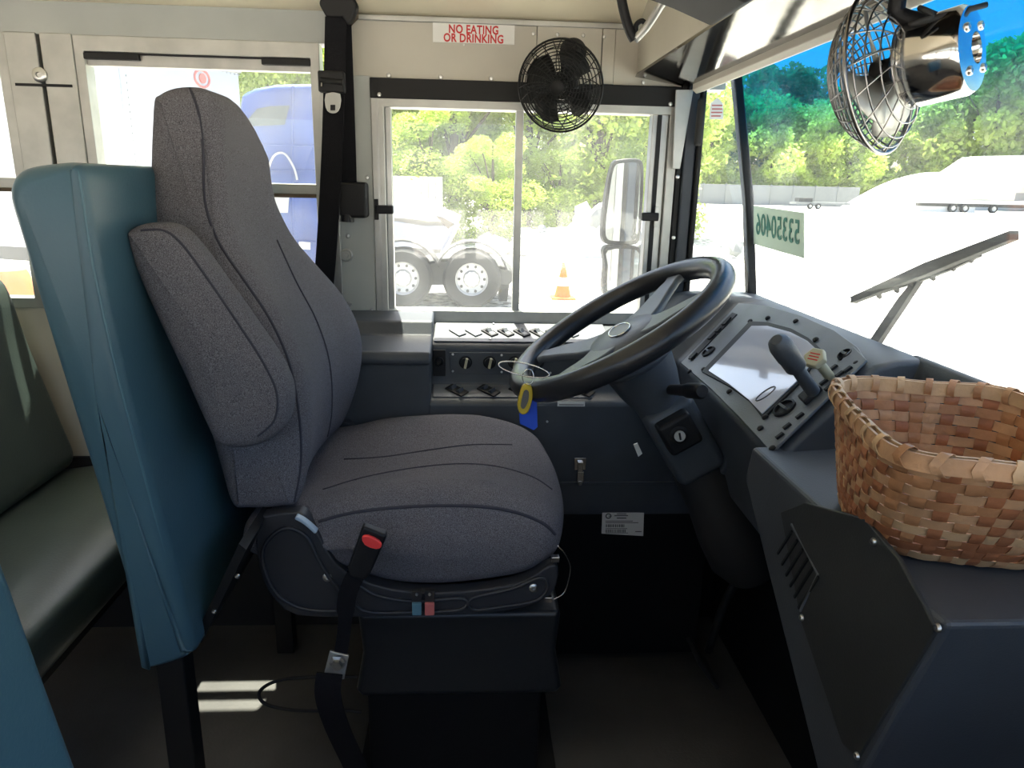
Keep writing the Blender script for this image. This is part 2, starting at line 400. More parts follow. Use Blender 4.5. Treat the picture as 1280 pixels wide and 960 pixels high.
# passenger split-sash windows
def sash_window(idx, x0, x1):
    w = structure('window_%d' % idx, ((x0+x1)/2, YW, .88)); z0, z1, zr = .885, 1.495, 1.18
    f = NB(); fring(f, x0, x1, z0, z1+.004, .022, .022, .025, .034, YW-.006, YW+.036)
    fo = obj('window_frame', f, 'alum_light', w, bevel=.002)
    f = NB(); box(f, (x0+.02, YW+.004, z1-.058), (x1-.02, YW+.03, z1-.030)); obj('upper_sash_rail', f, 'alum', w, bevel=.002)
    f = NB(); box(f, (x0+.02, YW-.002, z1-.034), (x1-.02, YW+.004, z1-.030)); obj('weather_strip', f, 'black', w)
    for a, b in ((x0+.02, x0+.02+.12), (x1-.13, x1-.02)):
        f = NB(); box(f, (a, YW-.008, z1-.046), (b, YW+.006, z1-.032)); obj('sash_latch', f, 'black', w, bevel=.002)
    f = NB(); box(f, (x0+.02, YW+.0, zr-.014), (x1-.02, YW+.03, zr+.010)); obj('meeting_rail', f, 'alum_light', w, bevel=.002)
    f = NB(); box(f, (x0+.02, YW-.004, zr-.022), (x1-.02, YW+.026, zr-.014)); obj('rail_gasket', f, 'bark', w)
    f = NB(); box(f, (x0+.02, YW+.016, z0+.02), (x1-.02, YW+.020, zr-.01)); obj('lower_pane', f, 'glass', w)
    f = NB(); box(f, (x0+.02, YW+.022, zr), (x1-.02, YW+.026, z1-.05)); obj('upper_pane', f, 'glass', w)
sash_window(1, -2.12, -1.03); sash_window(2, -.885, -.345)
# driver window
w3 = structure('window_3', (.12, YW, .88)); dx0, dx1 = -.232, .492
f = NB(); box(f, (dx0, YW-.018, 1.384), (dx1, YW+.04, 1.428)); obj('black_top_bar', f, 'blackmetal', w3, bevel=.002)
screw(w3, P(474, 118, Y=YW-.02), (0, -1, 0), .005); screw(w3, P(838, 130, Y=YW-.02), (0, -1, 0), .005)
f = NB()
fring(f, dx0, dx1, .862, 1.386, .030, .022, .031, .020, YW-.015, YW+.038); obj('window_frame', f, 'alum_light', w3, bevel=.002)
f = NB(); box(f, (dx0+.012, YW-.017, .865), (dx0+.018, YW-.012, 1.384)); obj('frame_groove', f, 'alum', w3)
f = NB(); box(f, (dx1-.062, YW-.004, .89), (dx1-.022, YW+.03, 1.37)); obj('sash_channel', f, 'alum', w3, bevel=.003)
f = NB(); box(f, (dx1-.050, YW-.008, .89), (dx1-.040, YW-.003, 1.37)); obj('channel_seal', f, 'black', w3)
f = NB(); box(f, (dx0+.030, YW+.002, .89), (dx0+.044, YW+.03, 1.37)); obj('left_sash_stile', f, 'alum', w3, bevel=.002)
mx = P(647, 260, Y=YW+.01).x
f = NB(); box(f, (mx-.009, YW-.002, .89), (mx+.009, YW+.03, 1.37)); obj('meeting_stile', f, 'alum_light', w3, bevel=.002)
f = NB(); box(f, (dx0+.03, YW+.014, .89), (mx, YW+.018, 1.37)); obj('rear_pane', f, 'glass', w3)
f = NB(); box(f, (mx, YW+.022, .89), (dx1-.022, YW+.026, 1.37)); obj('front_pane', f, 'glass', w3)
for (px, py, sgn) in ((480, 262, 1), (812, 271, -1)):
    c = P(px, py, Y=YW-.02); f = NB(); box(f, (c.x-.020*1, c.y-.006, c.z-.010), (c.x+.022, c.y+.008, c.z+.010)); l = obj('window_latch', f, 'black', w3, bevel=.003)
    f = NB(); box(f, (c.x-.018*sgn-.005, c.y-.001, c.z-.024), (c.x-.018*sgn+.005, c.y+.006, c.z+.024)); obj('latch_plate', f, 'black' if sgn > 0 else 'alum', l, bevel=.001)
# ceiling: coved sheet from the header up and over
bm = NB(); prof = [(YW+.03, 1.560), (YW-.015, 1.566), (1.70, 1.600), (1.55, 1.66), (1.30, 1.73), (.9, 1.80), (.3, 1.83), (-.15, 1.80), (-.40, 1.72)]
pts = [(-3.2, y, z) for y, z in prof] + [(-3.2, y, z+.03) for y, z in prof[::-1]]
prism(bm, pts, (4.0, 0, 0)); obj('ceiling', bm, 'ceiling', smooth=30)['kind'] = 'structure'
# rear end of the modelled cabin
bm = NB(); box(bm, (-3.24, -.39, 0), (-3.2, YW+.05, 1.83)); obj('wall_back', bm, 'paint')['kind'] = 'structure'
# unseen right wall, windows open to daylight; doorway partly filled in to cut light
bm = NB()
for b0, b1 in (((-3.2, -.39, -.06), (-.42, -.34, .88)), ((-3.2, -.39, 1.5), (-.42, -.34, 1.74)), ((-.50, -.39, .88), (-.42, -.34, 1.5)), ((-1.3, -.39, .88), (-1.2, -.34, 1.5)), ((-2.2, -.39, .88), (-2.1, -.34, 1.5)), ((.42, -.39, 0), (.74, -.34, .75)), ((.40, -.39, .75), (.47, -.34, 1.7)), ((.66, -.39, .75), (.74, -.34, 1.7)), ((-.42, -.39, 1.5), (.74, -.34, 1.74)), ((-.42, -.40, -.06), (.42, -.35, .80)), ((-.03, -.40, .8), (.03, -.35, 1.5))): box(bm, b0, b1)
obj('wall_right', bm, 'paint')['kind'] = 'structure'
# front header box with polished underside
tr = structure('trim_1', (.5, 1.0, 1.44))
yy = YW-.012
bm = NB(); prism(bm, [(.383, yy, 1.455), (.508, yy, 1.438), (.535, yy, 1.438), (.650, yy, 1.482), (.650, yy, 1.85), (.383, yy, 1.85)], (0, -1.7, 0)); obj('header_box', bm, 'paint', tr, bevel=.002)
bm = NB(); prism(bm, [(.380, yy, 1.447), (.506, yy, 1.428), (.508, yy, 1.4375), (.383, yy, 1.4545)], (0, -1.7, 0)); obj('polished_underside', bm, 'steel', tr)
bm = NB(); prism(bm, [(.503, yy-.05, 1.416), (.513, yy-.05, 1.408), (.530, yy-.05, 1.414), (.534, yy-.05, 1.438), (.503, yy-.05, 1.430)], (0, -1.65, 0)); obj('header_lip', bm, 'paint', tr, bevel=.002)
# A pillar
tr = structure('trim_2', (.55, YW, .86))
q = [P(838, 130, Y=YW-.02), P(852, 128, Y=YW-.02), P(838, 362, Y=YW-.02), P(825, 362, Y=YW-.02)]
bm = NB(); prism(bm, [(.493, YW-.02, 1.45), (.506, YW-.02, 1.45), (.506, YW-.02, .86), (.493, YW-.02, .86)], (0, .06, 0)); obj('inner_pillar_strip', bm, 'blackmetal', tr, bevel=.002)
bm = NB(); prism(bm, [(.506, YW-.03, 1.45), (.534, YW-.03, 1.45), (.534, YW-.03, .86), (.506, YW-.03, .86)], (0, .07, 0)); obj('pillar_cover', bm, 'trim', tr, bevel=.004)
bm = NB(); prism(bm, [(.534, YW-.04, 1.46), (.546, YW-.04, 1.46), (.546, YW-.04, .86), (.534, YW-.04, .86)], (0, .08, 0)); obj('outer_pillar_strip', bm, 'blackmetal', tr, bevel=.004)
for px, py in ((847, 221), (842, 297)): screw(tr, P(px, py, Y=YW-.031), (0, -1, 0), .005)
bm = NB(); a = PX([(845, 112), (867, 112), (850, 211), (841, 211)], Y=YW-.036); prism(bm, a, (0, .006, 0)); obj('tapered_plate', bm, 'alum_light', tr, bevel=.001)
bm = NB(); a = PX([(875, 122), (884, 122), (878, 182), (869, 182)], Y=YW-.07); prism(bm, a, (0, .02, 0)); obj('pillar_pad', bm, 'rubber', tr, bevel=.006)
bm = NB(); cyl(bm, P(884, 96, Y=1.70), P(892, 99, Y=1.66), .012); obj('pillar_bumper', bm, 'rubber', tr, smooth=40)
# windshield: corner pane + main pane leaning back a little, divider between
XB, XT, ZB, ZT = .715, .652, .945, 1.50
ws = structure('window_4', (XB, 1.0, ZB))
mb = P(944, 366, X=XB-.01); mt = P(921, 112, X=XT)
sh = NB()
def pane(a, b, name):      # a, b : bottom points ; leaning to XT at the top
    bm = NB(); d = Vector((0, 0, 0))
    prism(bm, [a[0], b[0], b[1], a[1]], (.004, 0, 0)); return obj(name, bm, 'glass_shield' if name == 'main_pane' else 'glass_corner', ws)
ynear = .10
def X_at(z): return XB+(XT-XB)*(z-ZB)/(ZT-ZB)
ax = .552
pane((Vector((ax, YW-.01, .90)), Vector((ax-.01, YW-.01, 1.47))), (Vector((XB, mb.y, .90)), Vector((XT, mt.y, ZT))), 'corner_pane')
pane((Vector((XB, mb.y, .90)), Vector((XT, mt.y, ZT))), (Vector((XB, ynear, .90)), Vector((XT, ynear, ZT))), 'main_pane')
bm = NB(); band(bm, [Vector((XB-.012, mb.y, .89)), Vector((XB-.03, (mb.y+mt.y)/2, 1.18)), Vector((XT-.012, mt.y, ZT))], Vector((0, 1, 0)), .026, .022); obj('divider', bm, 'blackmetal', ws, bevel=.004)
bm = NB(); box(bm, (XT-.012, .1, 1.47), (XT+.012, mt.y+.02, 1.50)); obj('top_gasket', bm, 'rubber', ws, bevel=.004)
# small sticker in corner pane and registration number decal on main pane (read from outside)
def shield_pt(px, py, off=.004):
    z = 1.2
    for _ in range(12):
        p = P(px, py, X=X_at(z)-off); z = p.z
    return p
dc = thing('number_decal', 'pale green sticker with mirrored number on the lower windshield', 'sticker', shield_pt(975, 320))
c4 = [shield_pt(*q) for q in ((942, 257), (1005, 266), (1005, 323), (942, 305))]
bm = NB(); prism(bm, c4, (.0008, 0, 0)); obj('decal_film', bm, 'decal_green', dc)
ctr = sum(c4, Vector())/4; xd = (c4[0]-c4[1]).normalized(); yd = (c4[0]-c4[3]); yd = (yd-xd*yd.dot(xd)).normalized()
text('53350406', .072, 'greenink', dc, ctr+Vector((-.0012, 0, .002)), xd, yd, bold=.0008, width=.80, sy=1.0, name='number')
sd = thing('inspection_sticker', 'small faded house-shaped sticker on the corner windshield pane', 'sticker', P(897, 148, Y=1.72))
sp = PX([(887, 149), (904, 149), (904, 130), (897, 122), (888, 129)], Y=1.70)
bm = NB(); prism(bm, sp, (0, .001, 0)); obj('sticker_film', bm, 'decal', sd)
for k, (a, b) in enumerate(((890, 903), (890, 903), (889, 903), (889, 901))):
    bm = NB(); q = PX([(a, 131+k*4.4), (b, 131+k*4.4), (b, 132.6+k*4.4), (a, 132.6+k*4.4)], Y=1.699); prism(bm, q, (0, .0005, 0)); obj('print_line', bm, 'pink', sd)
# ================================================================ NO EATING SIGN
sg = thing('warning_sign', 'white sign with red capitals NO EATING OR DRINKING on the header panel', 'sign', P(592, 57, Y=YW-.006))
a = P(541, 28, Y=YW-.0066); b = P(643, 56, Y=YW-.0066)
bm = NB(); box(bm, (a.x, a.y-.0008, b.z), (b.x, a.y+.0016, a.z)); obj('sign_plate', bm, 'decal', sg)
cx = (a.x+b.x)/2
text('NO EATING', .0245, 'redink', sg, (P(592, 37, Y=YW).x, a.y-.0012, P(592, 37.5, Y=YW-.008).z), (1, 0, 0), (0, 0, 1), bold=.0007, width=.82, sy=1.0, name='upper_line')
text('OR DRINKING', .0245, 'redink', sg, (P(592, 49, Y=YW).x, a.y-.0012, P(592, 48.5, Y=YW-.008).z), (1, 0, 0), (0, 0, 1), bold=.0007, width=.82, sy=1.0, name='lower_line')
# ================================================================ SIDE CONSOLE
YC = 1.60
cs = thing('side_console', 'dark plastic console with rocker switches running under the driver window', 'console', (.15, YC, 0))
bm = NB()
x0, x1 = -.34, .62
# main lower body
prof = [(YC, .0), (YC, .706), (YC+.008, .716), (1.668, .728), (1.675, .835), (1.69, .850), (1.785, .866), (1.785, 0)]
zt = .716
prism(bm, [(-.095, y, z) for y, z in [(YC+.02, .40), (YC, .45), (YC, .706), (YC+.01, .716), (1.668, .735), (1.672, .826), (1.682, .834), (1.785, .862), (1.785, .40)]], (.715, 0, 0))
obj('console_body', bm, 'dash', cs, bevel=.006)
bm = NB(); prism(bm, [(-.36, y, z) for y, z in [(YC+.02, .40), (YC, .45), (YC, .80), (YC+.006, .812), (1.785, .83), (1.785, .40)]], (.27, 0, 0)); obj('ledge_body', bm, 'dash', cs, bevel=.008)
bm = NB(); prism(bm, [(-.36, y, z) for y, z in [(YC-.012, .800), (YC-.016, .812), (YC-.008, .830), (YC+.03, .836), (1.70, .846), (1.72, .878), (1.79, .892), (1.79, .800)]], (.272, 0, 0)); obj('ledge_cap', bm, 'dash', cs, bevel=.008)
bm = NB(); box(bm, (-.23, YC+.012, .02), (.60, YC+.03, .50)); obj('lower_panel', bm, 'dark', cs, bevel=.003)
bm = NB(); box(bm, (-.23, YC+.008, .478), (.60, YC+.03, .484)); obj('panel_seam', bm, 'black', cs)
bm = NB(); box(bm, (.22, YC-.003, .505), (.60, YC+.01, .512)); obj('panel_rib', bm, 'dash', cs, bevel=.002)
# sloping upper switch plate
def quadplate(par, name, px, zf, m, t=.003, bev=.001):
    return
ua, ub = Vector((-.085, 1.683, .8350)), Vector((-.085, 1.780, .8612))
sl = (ub-ua).normalized(); nrm = Vector((1, 0, 0)).cross(sl).normalized()
pl = NB(); prism(pl, [ua, ua+Vector((.42, 0, 0)), ub+Vector((.42, 0, 0)), ub], nrm*.003); up_plate = obj('upper_switch_plate', pl, 'dash2', cs, bevel=.001)
for k in range(8):
    cx = P(572+20.3*k*.985, 416, Y=1.735).x; c = Vector((cx, 0, 0)); c = Vector((cx, ua.y+.045*sl.y, ua.z+.045*sl.z))+nrm*.003
    ang = R(38); ex = Vector((1, 0, 0))*math.cos(ang)+sl*math.sin(ang); ey = sl*math.cos(ang)-Vector((1, 0, 0))*math.sin(ang)
    rot = Matrix((ex, ey, nrm)).transposed()
    bm = NB(); obox(bm, c+nrm*.002, .011, .021, .002, rot); s = obj('switch_blank' if k in (0, 1, 7) else 'rocker_switch', bm, 'dash2' if k in (0, 1, 7) else 'black', cs, bevel=.001)
    if 1 < k < 7:
        bm = NB(); prism(bm, [c+nrm*.004-ey*.016-ex*.006, c+nrm*.004+ey*.012-ex*.006, c+nrm*.012+ey*.004-ex*.006, c+nrm*.005-ey*.004-ex*.006], ex*.012); obj('rocker', bm, 'dash2', s, bevel=.001)
for px, py in ((541, 406), (613, 424), (617, 405)): screw(cs, P(px, py, Y=1.74 if py < 410 else 1.692)+Vector((0, 0, .0)), nrm, .003)
# vertical face: lighter socket and knob panel
yf = 1.669
def face_plate(xa, za, xb, zb, name, m, t=.003, y=yf):
    bm = NB(); box(bm, (xa, y-t, za), (xb, y+.002, zb)); return obj(name, bm, m, cs, bevel=.0015)
a = P(541, 437, Y=yf); b = P(557, 470, Y=yf); sk = face_plate(a.x, b.z, b.x, a.z, 'socket_plate', 'black')
bm = NB(); lathe(bm, Vector(((a.x+b.x)/2, yf-.003, (a.z+b.z)/2+.004)), (0, -1, 0), [(.011, 0), (.011, .004), (.008, .005), (.006, .002), (0, .002)], 20); obj('socket', bm, 'blackmetal', sk, smooth=40)
a = P(562, 440, Y=yf); b = P(735, 468, Y=yf); kp = face_plate(a.x, b.z, b.x, a.z, 'knob_plate', 'dash')
for px in (582, 612, 643, 672):
    c = P(px, 453, Y=yf-.003); bm = NB(); lathe(bm, c, (0, -1, 0), [(.016, 0), (.0155, .002), (.012, .003), (.0115, .010), (0, .011)], 24); k = obj('dial', bm, 'black', kp, smooth=35)
    bm = NB(); obox(bm, c+Vector((.001, -.014, .001)), .0028, .006, .012, Matrix.Rotation(R(12), 3, 'Y')); obj('dial_pointer', bm, 'beige', k, bevel=.001)
for px, py in ((566, 443), (566, 464), (627, 444), (627, 465), (690, 446), (688, 466)): screw(cs, P(px, py, Y=yf-.003), (0, -1, 0), .0028)
# lower switch shelf
sa = Vector((-.085, YC+.014, .7175)); sb = Vector((-.085, 1.664, .7335)); s2 = (sb-sa).normalized(); n2 = Vector((1, 0, 0)).cross(s2).normalized()
bm = NB(); prism(bm, [sa, sa+Vector((.375, 0, 0)), sb+Vector((.375, 0, 0)), sb], n2*.003); obj('lower_switch_plate', bm, 'dash2', cs, bevel=.001)
for k in range(5):
    c = sa+Vector((.055+.075*k, 0, 0))+s2*.024+n2*.004; ang = R(40); ex = Vector((1, 0, 0))*math.cos(ang)-s2*math.sin(ang); ey = s2*math.cos(ang)+Vector((1, 0, 0))*math.sin(ang)
    rot = Matrix((ex, ey, n2)).transposed()
    bm = NB(); obox(bm, c+n2*.001, .026, .013, .002, rot); s = obj('switch_housing', bm, 'black', cs, bevel=.001)
    for q in (-.012, .010):
        bm = NB(); prism(bm, [c+n2*.003+ex*(q-.008)-ey*.008, c+n2*.003+ex*(q+.006)-ey*.008, c+n2*.012+ex*(q+.002)-ey*.008], ey*.016); obj('switch_paddle', bm, 'dash', s, bevel=.001)
for px, py in ((545, 499), (613, 499), (741, 500)): screw(cs, P(px, py, Y=YC+.014), n2, .0025)
a = P(697, 502, Y=YC-.001); b = P(731, 508, Y=YC-.001)
bm = NB(); box(bm, (a.x, YC-.0015, b.z), (b.x, YC, a.z)); obj('console_label', bm, 'decal', cs)
bm = NB(); box(bm, (a.x+.004, YC-.002, b.z+.003), (b.x-.003, YC-.001, b.z+.005)); obj('label_print', bm, 'greyink', cs)
screw(cs, P(684, 527, Y=YC-.001), (0, -1, 0), .003)
# draw latch
lt = thing('draw_latch', 'chromed draw latch on the dark panel under the console', 'latch', P(725, 606, Y=YC))
a = P(718, 572, Y=YC-.001); b = P(732, 587, Y=YC-.001); bm = NB(); box(bm, (a.x, YC-.004, b.z), (b.x, YC, a.z)); obj('latch_plate', bm, 'chrome', lt, bevel=.001)
bm = NB(); box(bm, (a.x+.008, YC-.012, b.z-.003), (b.x-.008, YC-.004, a.z-.008)); obj('latch_hook', bm, 'chrome', lt, bevel=.001)
a = P(721, 588, Y=YC); b = P(729, 606, Y=YC); bm = NB(); box(bm, (a.x, YC-.009, b.z+.008), (b.x, YC+.008, a.z)); obj('latch_lever', bm, 'chrome', lt, bevel=.002)
bm = NB(); cyl(bm, P(725, 601, Y=YC-.006), P(725, 606, Y=YC-.006), .005); obj('lever_tip', bm, 'screw', lt, smooth=40)
# data plate
YD = YC+.011
dp = thing('data_plate', 'white data label with fine print and barcodes below the console', 'label', P(778, 670, Y=YD))
q = PX([(753, 639), (805, 641), (804, 670), (752, 667)], Y=YD-.001); bm = NB(); prism(bm, q, (0, .0015, 0)); obj('label_sheet', bm, 'decal', dp)
def pr_rect(x, y, w, h, m='greyink', name='print_line', par=dp, Y=YD-.0016):
    bm = NB(); prism(bm, PX([(x, y), (x+w, y), (x+w, y+h), (x, y+h)], Y=Y), (0, .0004, 0)); return obj(name, bm, m, par)
for x, y, w, h in ((771, 642, 12, 1), (768, 644, 17, 1.2), (771, 647, 12, 1.3), (757, 651, 34, .8), (757, 653, 41, .8), (757, 660.5, 27, .7), (757, 666, 28, .6), (794, 664, 8, 1)): pr_rect(x, y, w, h)
r2 = random.Random(3)
for yb in (655.5, 662):
    x = 757
    while x < 781:
        wd = r2.choice((.6, .9, 1.3)); pr_rect(x, yb, wd, 3.6, name='barcode_bar'); x += wd+r2.choice((.6, .9))
bm = NB(); c = P(760.5, 645, Y=YD-.0016); lathe(bm, c, (0, -1, 0), [(.0075, 0), (.0075, .0004), (.0045, .0004), (.0045, 0)], 20); obj('round_emblem', bm, 'greyink', dp)
bm = NB(); box(bm, (c.x, c.y-.0008, c.z-.001), (c.x+.008, c.y-.0002, c.z+.001)); obj('emblem_bar', bm, 'greyink', dp)
# front bulkhead, below the dash (dark)
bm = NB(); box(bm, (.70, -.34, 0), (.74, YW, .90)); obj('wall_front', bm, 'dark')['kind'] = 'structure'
# ================================================================ DRIVER SEAT
YN, YFAR = 1.12, 1.58
seat = thing('driver_seat', 'grey tweed driver seat with high back and black side trim on a pedestal', 'seat', (-.05, 1.35, 0))
# backrest (side outline measured on the near side)
bk = [(168,128),(178,110),(205,101),(238,105),(256,128),(262,165),(266,215),(272,262),(292,312),(325,362),(358,412),(381,468),(389,525),(386,585),(374,632),(352,641),(310,643),(286,635),(270,590),(252,530),(222,440),(192,360),(172,285),(166,205)]
bk = PX(bk, Y=YN)
def warp_back(c):
    t = max(0, min(1, (c.z-.93)/.36)); t = t*t*(3-2*t)
    wide = 1-.36*t                                   # headrest narrower than the lumbar part
    y = 1.345+(c.y-1.345)*wide - .035*t
    # hollow middle of the front
    u = (c.y-1.345)/.225
    x = c.x
    if c.x > -.47: x -= .022*(1-min(1, u*u))*(1-t)*max(0, min(1, (c.x+.47)/.12))
    z = c.z; k = max(0, min(1, (c.z-1.12)/.20)); f = max(0, (y-1.27)/.16); z -= .075*k*k*f*f
    b = max(0, 1-abs(c.z-.86)/.24); x += .032*max(0, u)*b*b*(3-2*b)*max(0, min(1, (c.x+.47)/.12))
    return Vector((x, y, z))
bm = puff(bk, YN, YFAR-.01, .040, .008, warp=warp_back, nr=6, mid=8)
back = obj('backrest', bm, 'fabric', seat, smooth=True)
def bvh_of(o):
    dg = bpy.context.evaluated_depsgraph_get(); me = o.data
    mw = Matrix.Translation(ORG[o])
    return BVHTree.FromPolygons([mw @ v.co for v in me.vertices], [p.vertices[:] for p in me.polygons])
bv = bvh_of(back)
def seam(par, bv, pix, r=.0022, name='seam', m='seam', k=5):
    q = smooth_path([Vector((a, b, 0)) for a, b in pix], k); pts = on_surface(bv, [(v.x, v.y) for v in q], .0003)
    # drop depth jumps
    out = [pts[0]]
    for p in pts[1:]:
        if (p-out[-1]).length < .06: out.append(p)
    bm = NB(); tube(bm, out, r, 6); return obj(name, bm, m, par, smooth=True)
seam(back, bv, [(236,106),(248,140),(254,190),(256,250),(272,300),(305,350),(338,400),(362,455),(374,520),(376,580),(366,634)])
seam(back, bv, [(346,300),(370,352),(396,402),(412,455),(414,520),(400,575)])
# folded side bolster / arm rest
ar = [(158,300),(162,286),(185,279),(215,283),(240,305),(275,352),(315,408),(345,452),(361,490),(358,528),(335,553),(300,563),(270,556),(252,525),(225,465),(192,395),(166,335)]
bm = puff(PX(ar, Y=1.055), 1.045, 1.118, .028, .006, nr=6, mid=2); arm = obj('folded_armrest', bm, 'fabric', seat, smooth=True)
ba = bvh_of(arm)
seam(arm, ba, [(176,288),(205,288),(228,306),(262,352),(300,408),(330,455),(346,492),(343,525),(322,545)], .0018)
bm = NB(); cyl(bm, P(330, 520, Y=1.11), P(330, 520, Y=1.14), .02); obj('armrest_pivot', bm, 'black', seat, smooth=40)
# seat cushion
cu = [(300,668),(318,655),(350,648),(400,641),(450,631),(510,626),(570,624),(625,628),(668,638),(692,655),(697,680),(688,702),(655,722),(610,731),(550,737),(490,734),(440,720),(400,712),(340,708),(304,692)]
cu = PX(cu, Y=YN)
def warp_cush(c):
    u = (c.y-1.35)/.23; x, y, z = c.x, c.y, c.z
    f = max(0, min(1, (x+.05)/.20)); x += .030*f*(1-min(1, abs(u))**2.5)          # bowed front
    top = max(0, min(1, (z-.60)/.07))
    dip = .026*max(0, 1-(abs(u)/.62)**2)*max(0, min(1, (.16-x)/.25)); z += top*(-dip+.012*math.exp(-((abs(u)-.78)/.16)**2)-.012*max(0, (x-.02)/.15))
    z += top*.002*max(0, min(1, (y-1.12)/.46))
    return Vector((x, y, z))
bm = puff(cu, YN-.005, YFAR+.015, .038, .014, warp=warp_cush, nr=6, mid=16); cush = obj('seat_cushion', bm, 'fabric', seat, smooth=True)
bc = bvh_of(cush)
seam(cush, bc, [(398,652),(440,641),(500,634),(560,632),(610,634),(650,642),(680,655),(694,668)], .0028)
seam(cush, bc, [(404,612),(450,598),(510,586),(570,580),(620,583),(665,596),(690,612)], .0018)
seam(cush, bc, [(430,574),(480,571),(540,562),(590,556),(640,556)], .0018)
# plastic side trims, one near and one far
tr_out = [(318,650),(330,645),(372,640),(385,650),(400,672),(420,705),(445,722),(490,737),(550,741),(610,736),(655,727),(678,712),(694,706),(698,720),(688,745),(655,760),(600,768),(520,771),(440,772),(372,770),(345,752),(327,722),(320,685)]
for ys, nm in ((1.105, 'side_trim'), (1.575, 'side_trim')):
    bm = NB(); pts = smooth_path(PX(tr_out, Y=1.105), 2, True); pts = [Vector((p.x, ys, p.z)) for p in pts]; prism(bm, pts, (0, .03, 0)); st = obj(nm, bm, 'trimplastic', seat, bevel=.006)
    if ys < 1.2: trim = st
for loop in ([(328,690),(342,668),(362,660),(384,672),(398,700),(412,722),(428,745),(428,762),(385,762),(352,748),(334,722)], [(440,728),(470,744),(520,752),(578,748),(576,762),(520,765),(452,763)], [(590,748),(640,736),(675,722),(684,732),(672,750),(630,758),(592,762)]):
    bm = NB(); tube(bm, [Vector((p.x, 1.103, p.z)) for p in smooth_path(PX(loop, Y=1.103), 4, True)], .0035, 6, True); obj('trim_rib', bm, 'trimplastic', trim, smooth=True)
for px, py in ((667, 735), (409, 722)):
    screw(trim, P(px, py, Y=1.104), (0, -1, 0), .008)
# pale recline lever
bm = NB(); band(bm, smooth_path(PX([(370,645),(382,652),(396,664)], Y=1.098), 4), Vector((0, 1, 0)), .014, .006); obj('recline_lever', bm, mat('lever_blue', (.32, .42, .52), .4), seat, bevel=.002, label='pale blue recline lever')
# air-ride tabs
for px, m, l in ((521, 'bluetab', 'blue-grey tab'), (537, 'pink', 'red tab')):
    a = P(px-6, 753, Y=1.094); b = P(px+6, 768, Y=1.094); bm = NB(); box(bm, (a.x, 1.09, b.z), (b.x, 1.10, a.z)); t = obj('height_tab', bm, m, seat, label=l, bevel=.0015)
    a = P(px-6, 739, Y=1.096); b = P(px+6, 753, Y=1.096); bm = NB(); box(bm, (a.x, 1.095, b.z), (b.x, 1.104, a.z)); obj('tab_switch', bm, 'rubber', t)
    screw(t, P(px, 743, Y=1.094), (0, -1, 0), .0028)
# front cable loop with two clips
bm = NB(); tube(bm, smooth_path(PX([(697,682),(706,692),(713,708),(710,728),(704,742),(690,750)], Y=1.11), 5), .0012, 6); obj('release_wire', bm, 'chrome', seat, smooth=True)
for px, py in ((694, 698), (685, 748)):
    c = P(px, py, Y=1.112); bm = NB(); obox(bm, c, .007, .006, .005); obj('wire_clip', bm, 'chrome', seat, bevel=.001)
# pedestal
bm = NB()
a = [P(446, 768, Y=1.13), P(702, 768, Y=1.13), P(706, 868, Y=1.13), P(448, 874, Y=1.13)]
zs = [(a[0].z, 0), ((a[0].z*.5+a[2].z*.5), -.006), (a[2].z+.02, .006), (a[2].z, 0)]
xl, xr = a[0].x, a[1].x
prev = None
rings = []
for z, e in zs: rings.append([bm.verts.new(c) for c in ((xl-e, 1.13-e, z), (xr+e, 1.13-e, z), (xr+e, 1.56+e, z), (xl-e, 1.56+e, z))])
for r0, r1 in zip(rings, rings[1:]):
    for i in range(4): bm.faces.new((r0[i], r0[(i+1) % 4], r1[(i+1) % 4], r1[i]))
bm.faces.new(rings[0]); bm.faces.new(rings[-1][::-1]); obj('suspension_boot', bm, mat('boot_vinyl', (.010, .012, .014), .42, bump=.3, bscale=14, bdist=.01), seat, bevel=.012)
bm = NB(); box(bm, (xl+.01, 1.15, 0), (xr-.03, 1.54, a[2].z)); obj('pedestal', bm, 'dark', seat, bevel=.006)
bm = NB(); box(bm, (xl-.03, 1.12, 0), (xr+.02, 1.57, .012)); obj('base_plate', bm, 'blackmetal', seat, bevel=.003)
# ================================================================ SEAT BELT
belt = thing('lap_belt_buckle', 'black belt buckle with red button standing beside the driver cushion', 'seat belt', P(420, 960, Y=1.05))
bm = NB(); c = PX([(453,658),(484,670),(463,718),(456,726),(436,722),(434,712)], Y=1.045); prism(bm, c, (0, .02, 0)); bkl = obj('buckle', bm, 'black', belt, bevel=.005)
q = [(452,672),(460,670),(474,677),(477,684),(470,687),(456,682)]
bm = NB(); prism(bm, [Vector((p.x, 1.040, p.z)) for p in smooth_path(PX(q, Y=1.04), 2, True)], (0, .008, 0)); obj('release_button', bm, 'red', bkl, bevel=.002)
bm = NB(); band(bm, smooth_path([P(445,718,Y=1.055), P(434,745,Y=1.06), P(430,790,Y=1.07), P(424,826,Y=1.08)], 5), Vector((1, 0, .1)), [.030]*8+[.022]*8, .004); obj('buckle_strap', bm, 'strap', belt)
bm = NB(); prism(bm, [Vector((p.x, 1.072, p.z)) for p in PX([(412,814),(436,820),(430,850),(404,846)], Y=1.072)], (0, .006, 0)); an = obj('anchor_plate', bm, 'alum_light', belt, bevel=.002)
bm = NB(); lathe(bm, P(422, 827, Y=1.070), (0, -1, 0), [(.014, 0), (.014, .004), (.009, .006), (.009, .014), (0, .015)], 6); obj('anchor_bolt', bm, 'screw', an)
bm = NB(); band(bm, smooth_path([P(412,842,Y=1.066), P(410,870,Y=1.06), P(422,910,Y=1.08), P(445,960,Y=1.12), P(462,1000,Y=1.15)], 5), Vector((1, 0, -.1)), .044, .004); obj('tether_strap', bm, 'strap', belt)
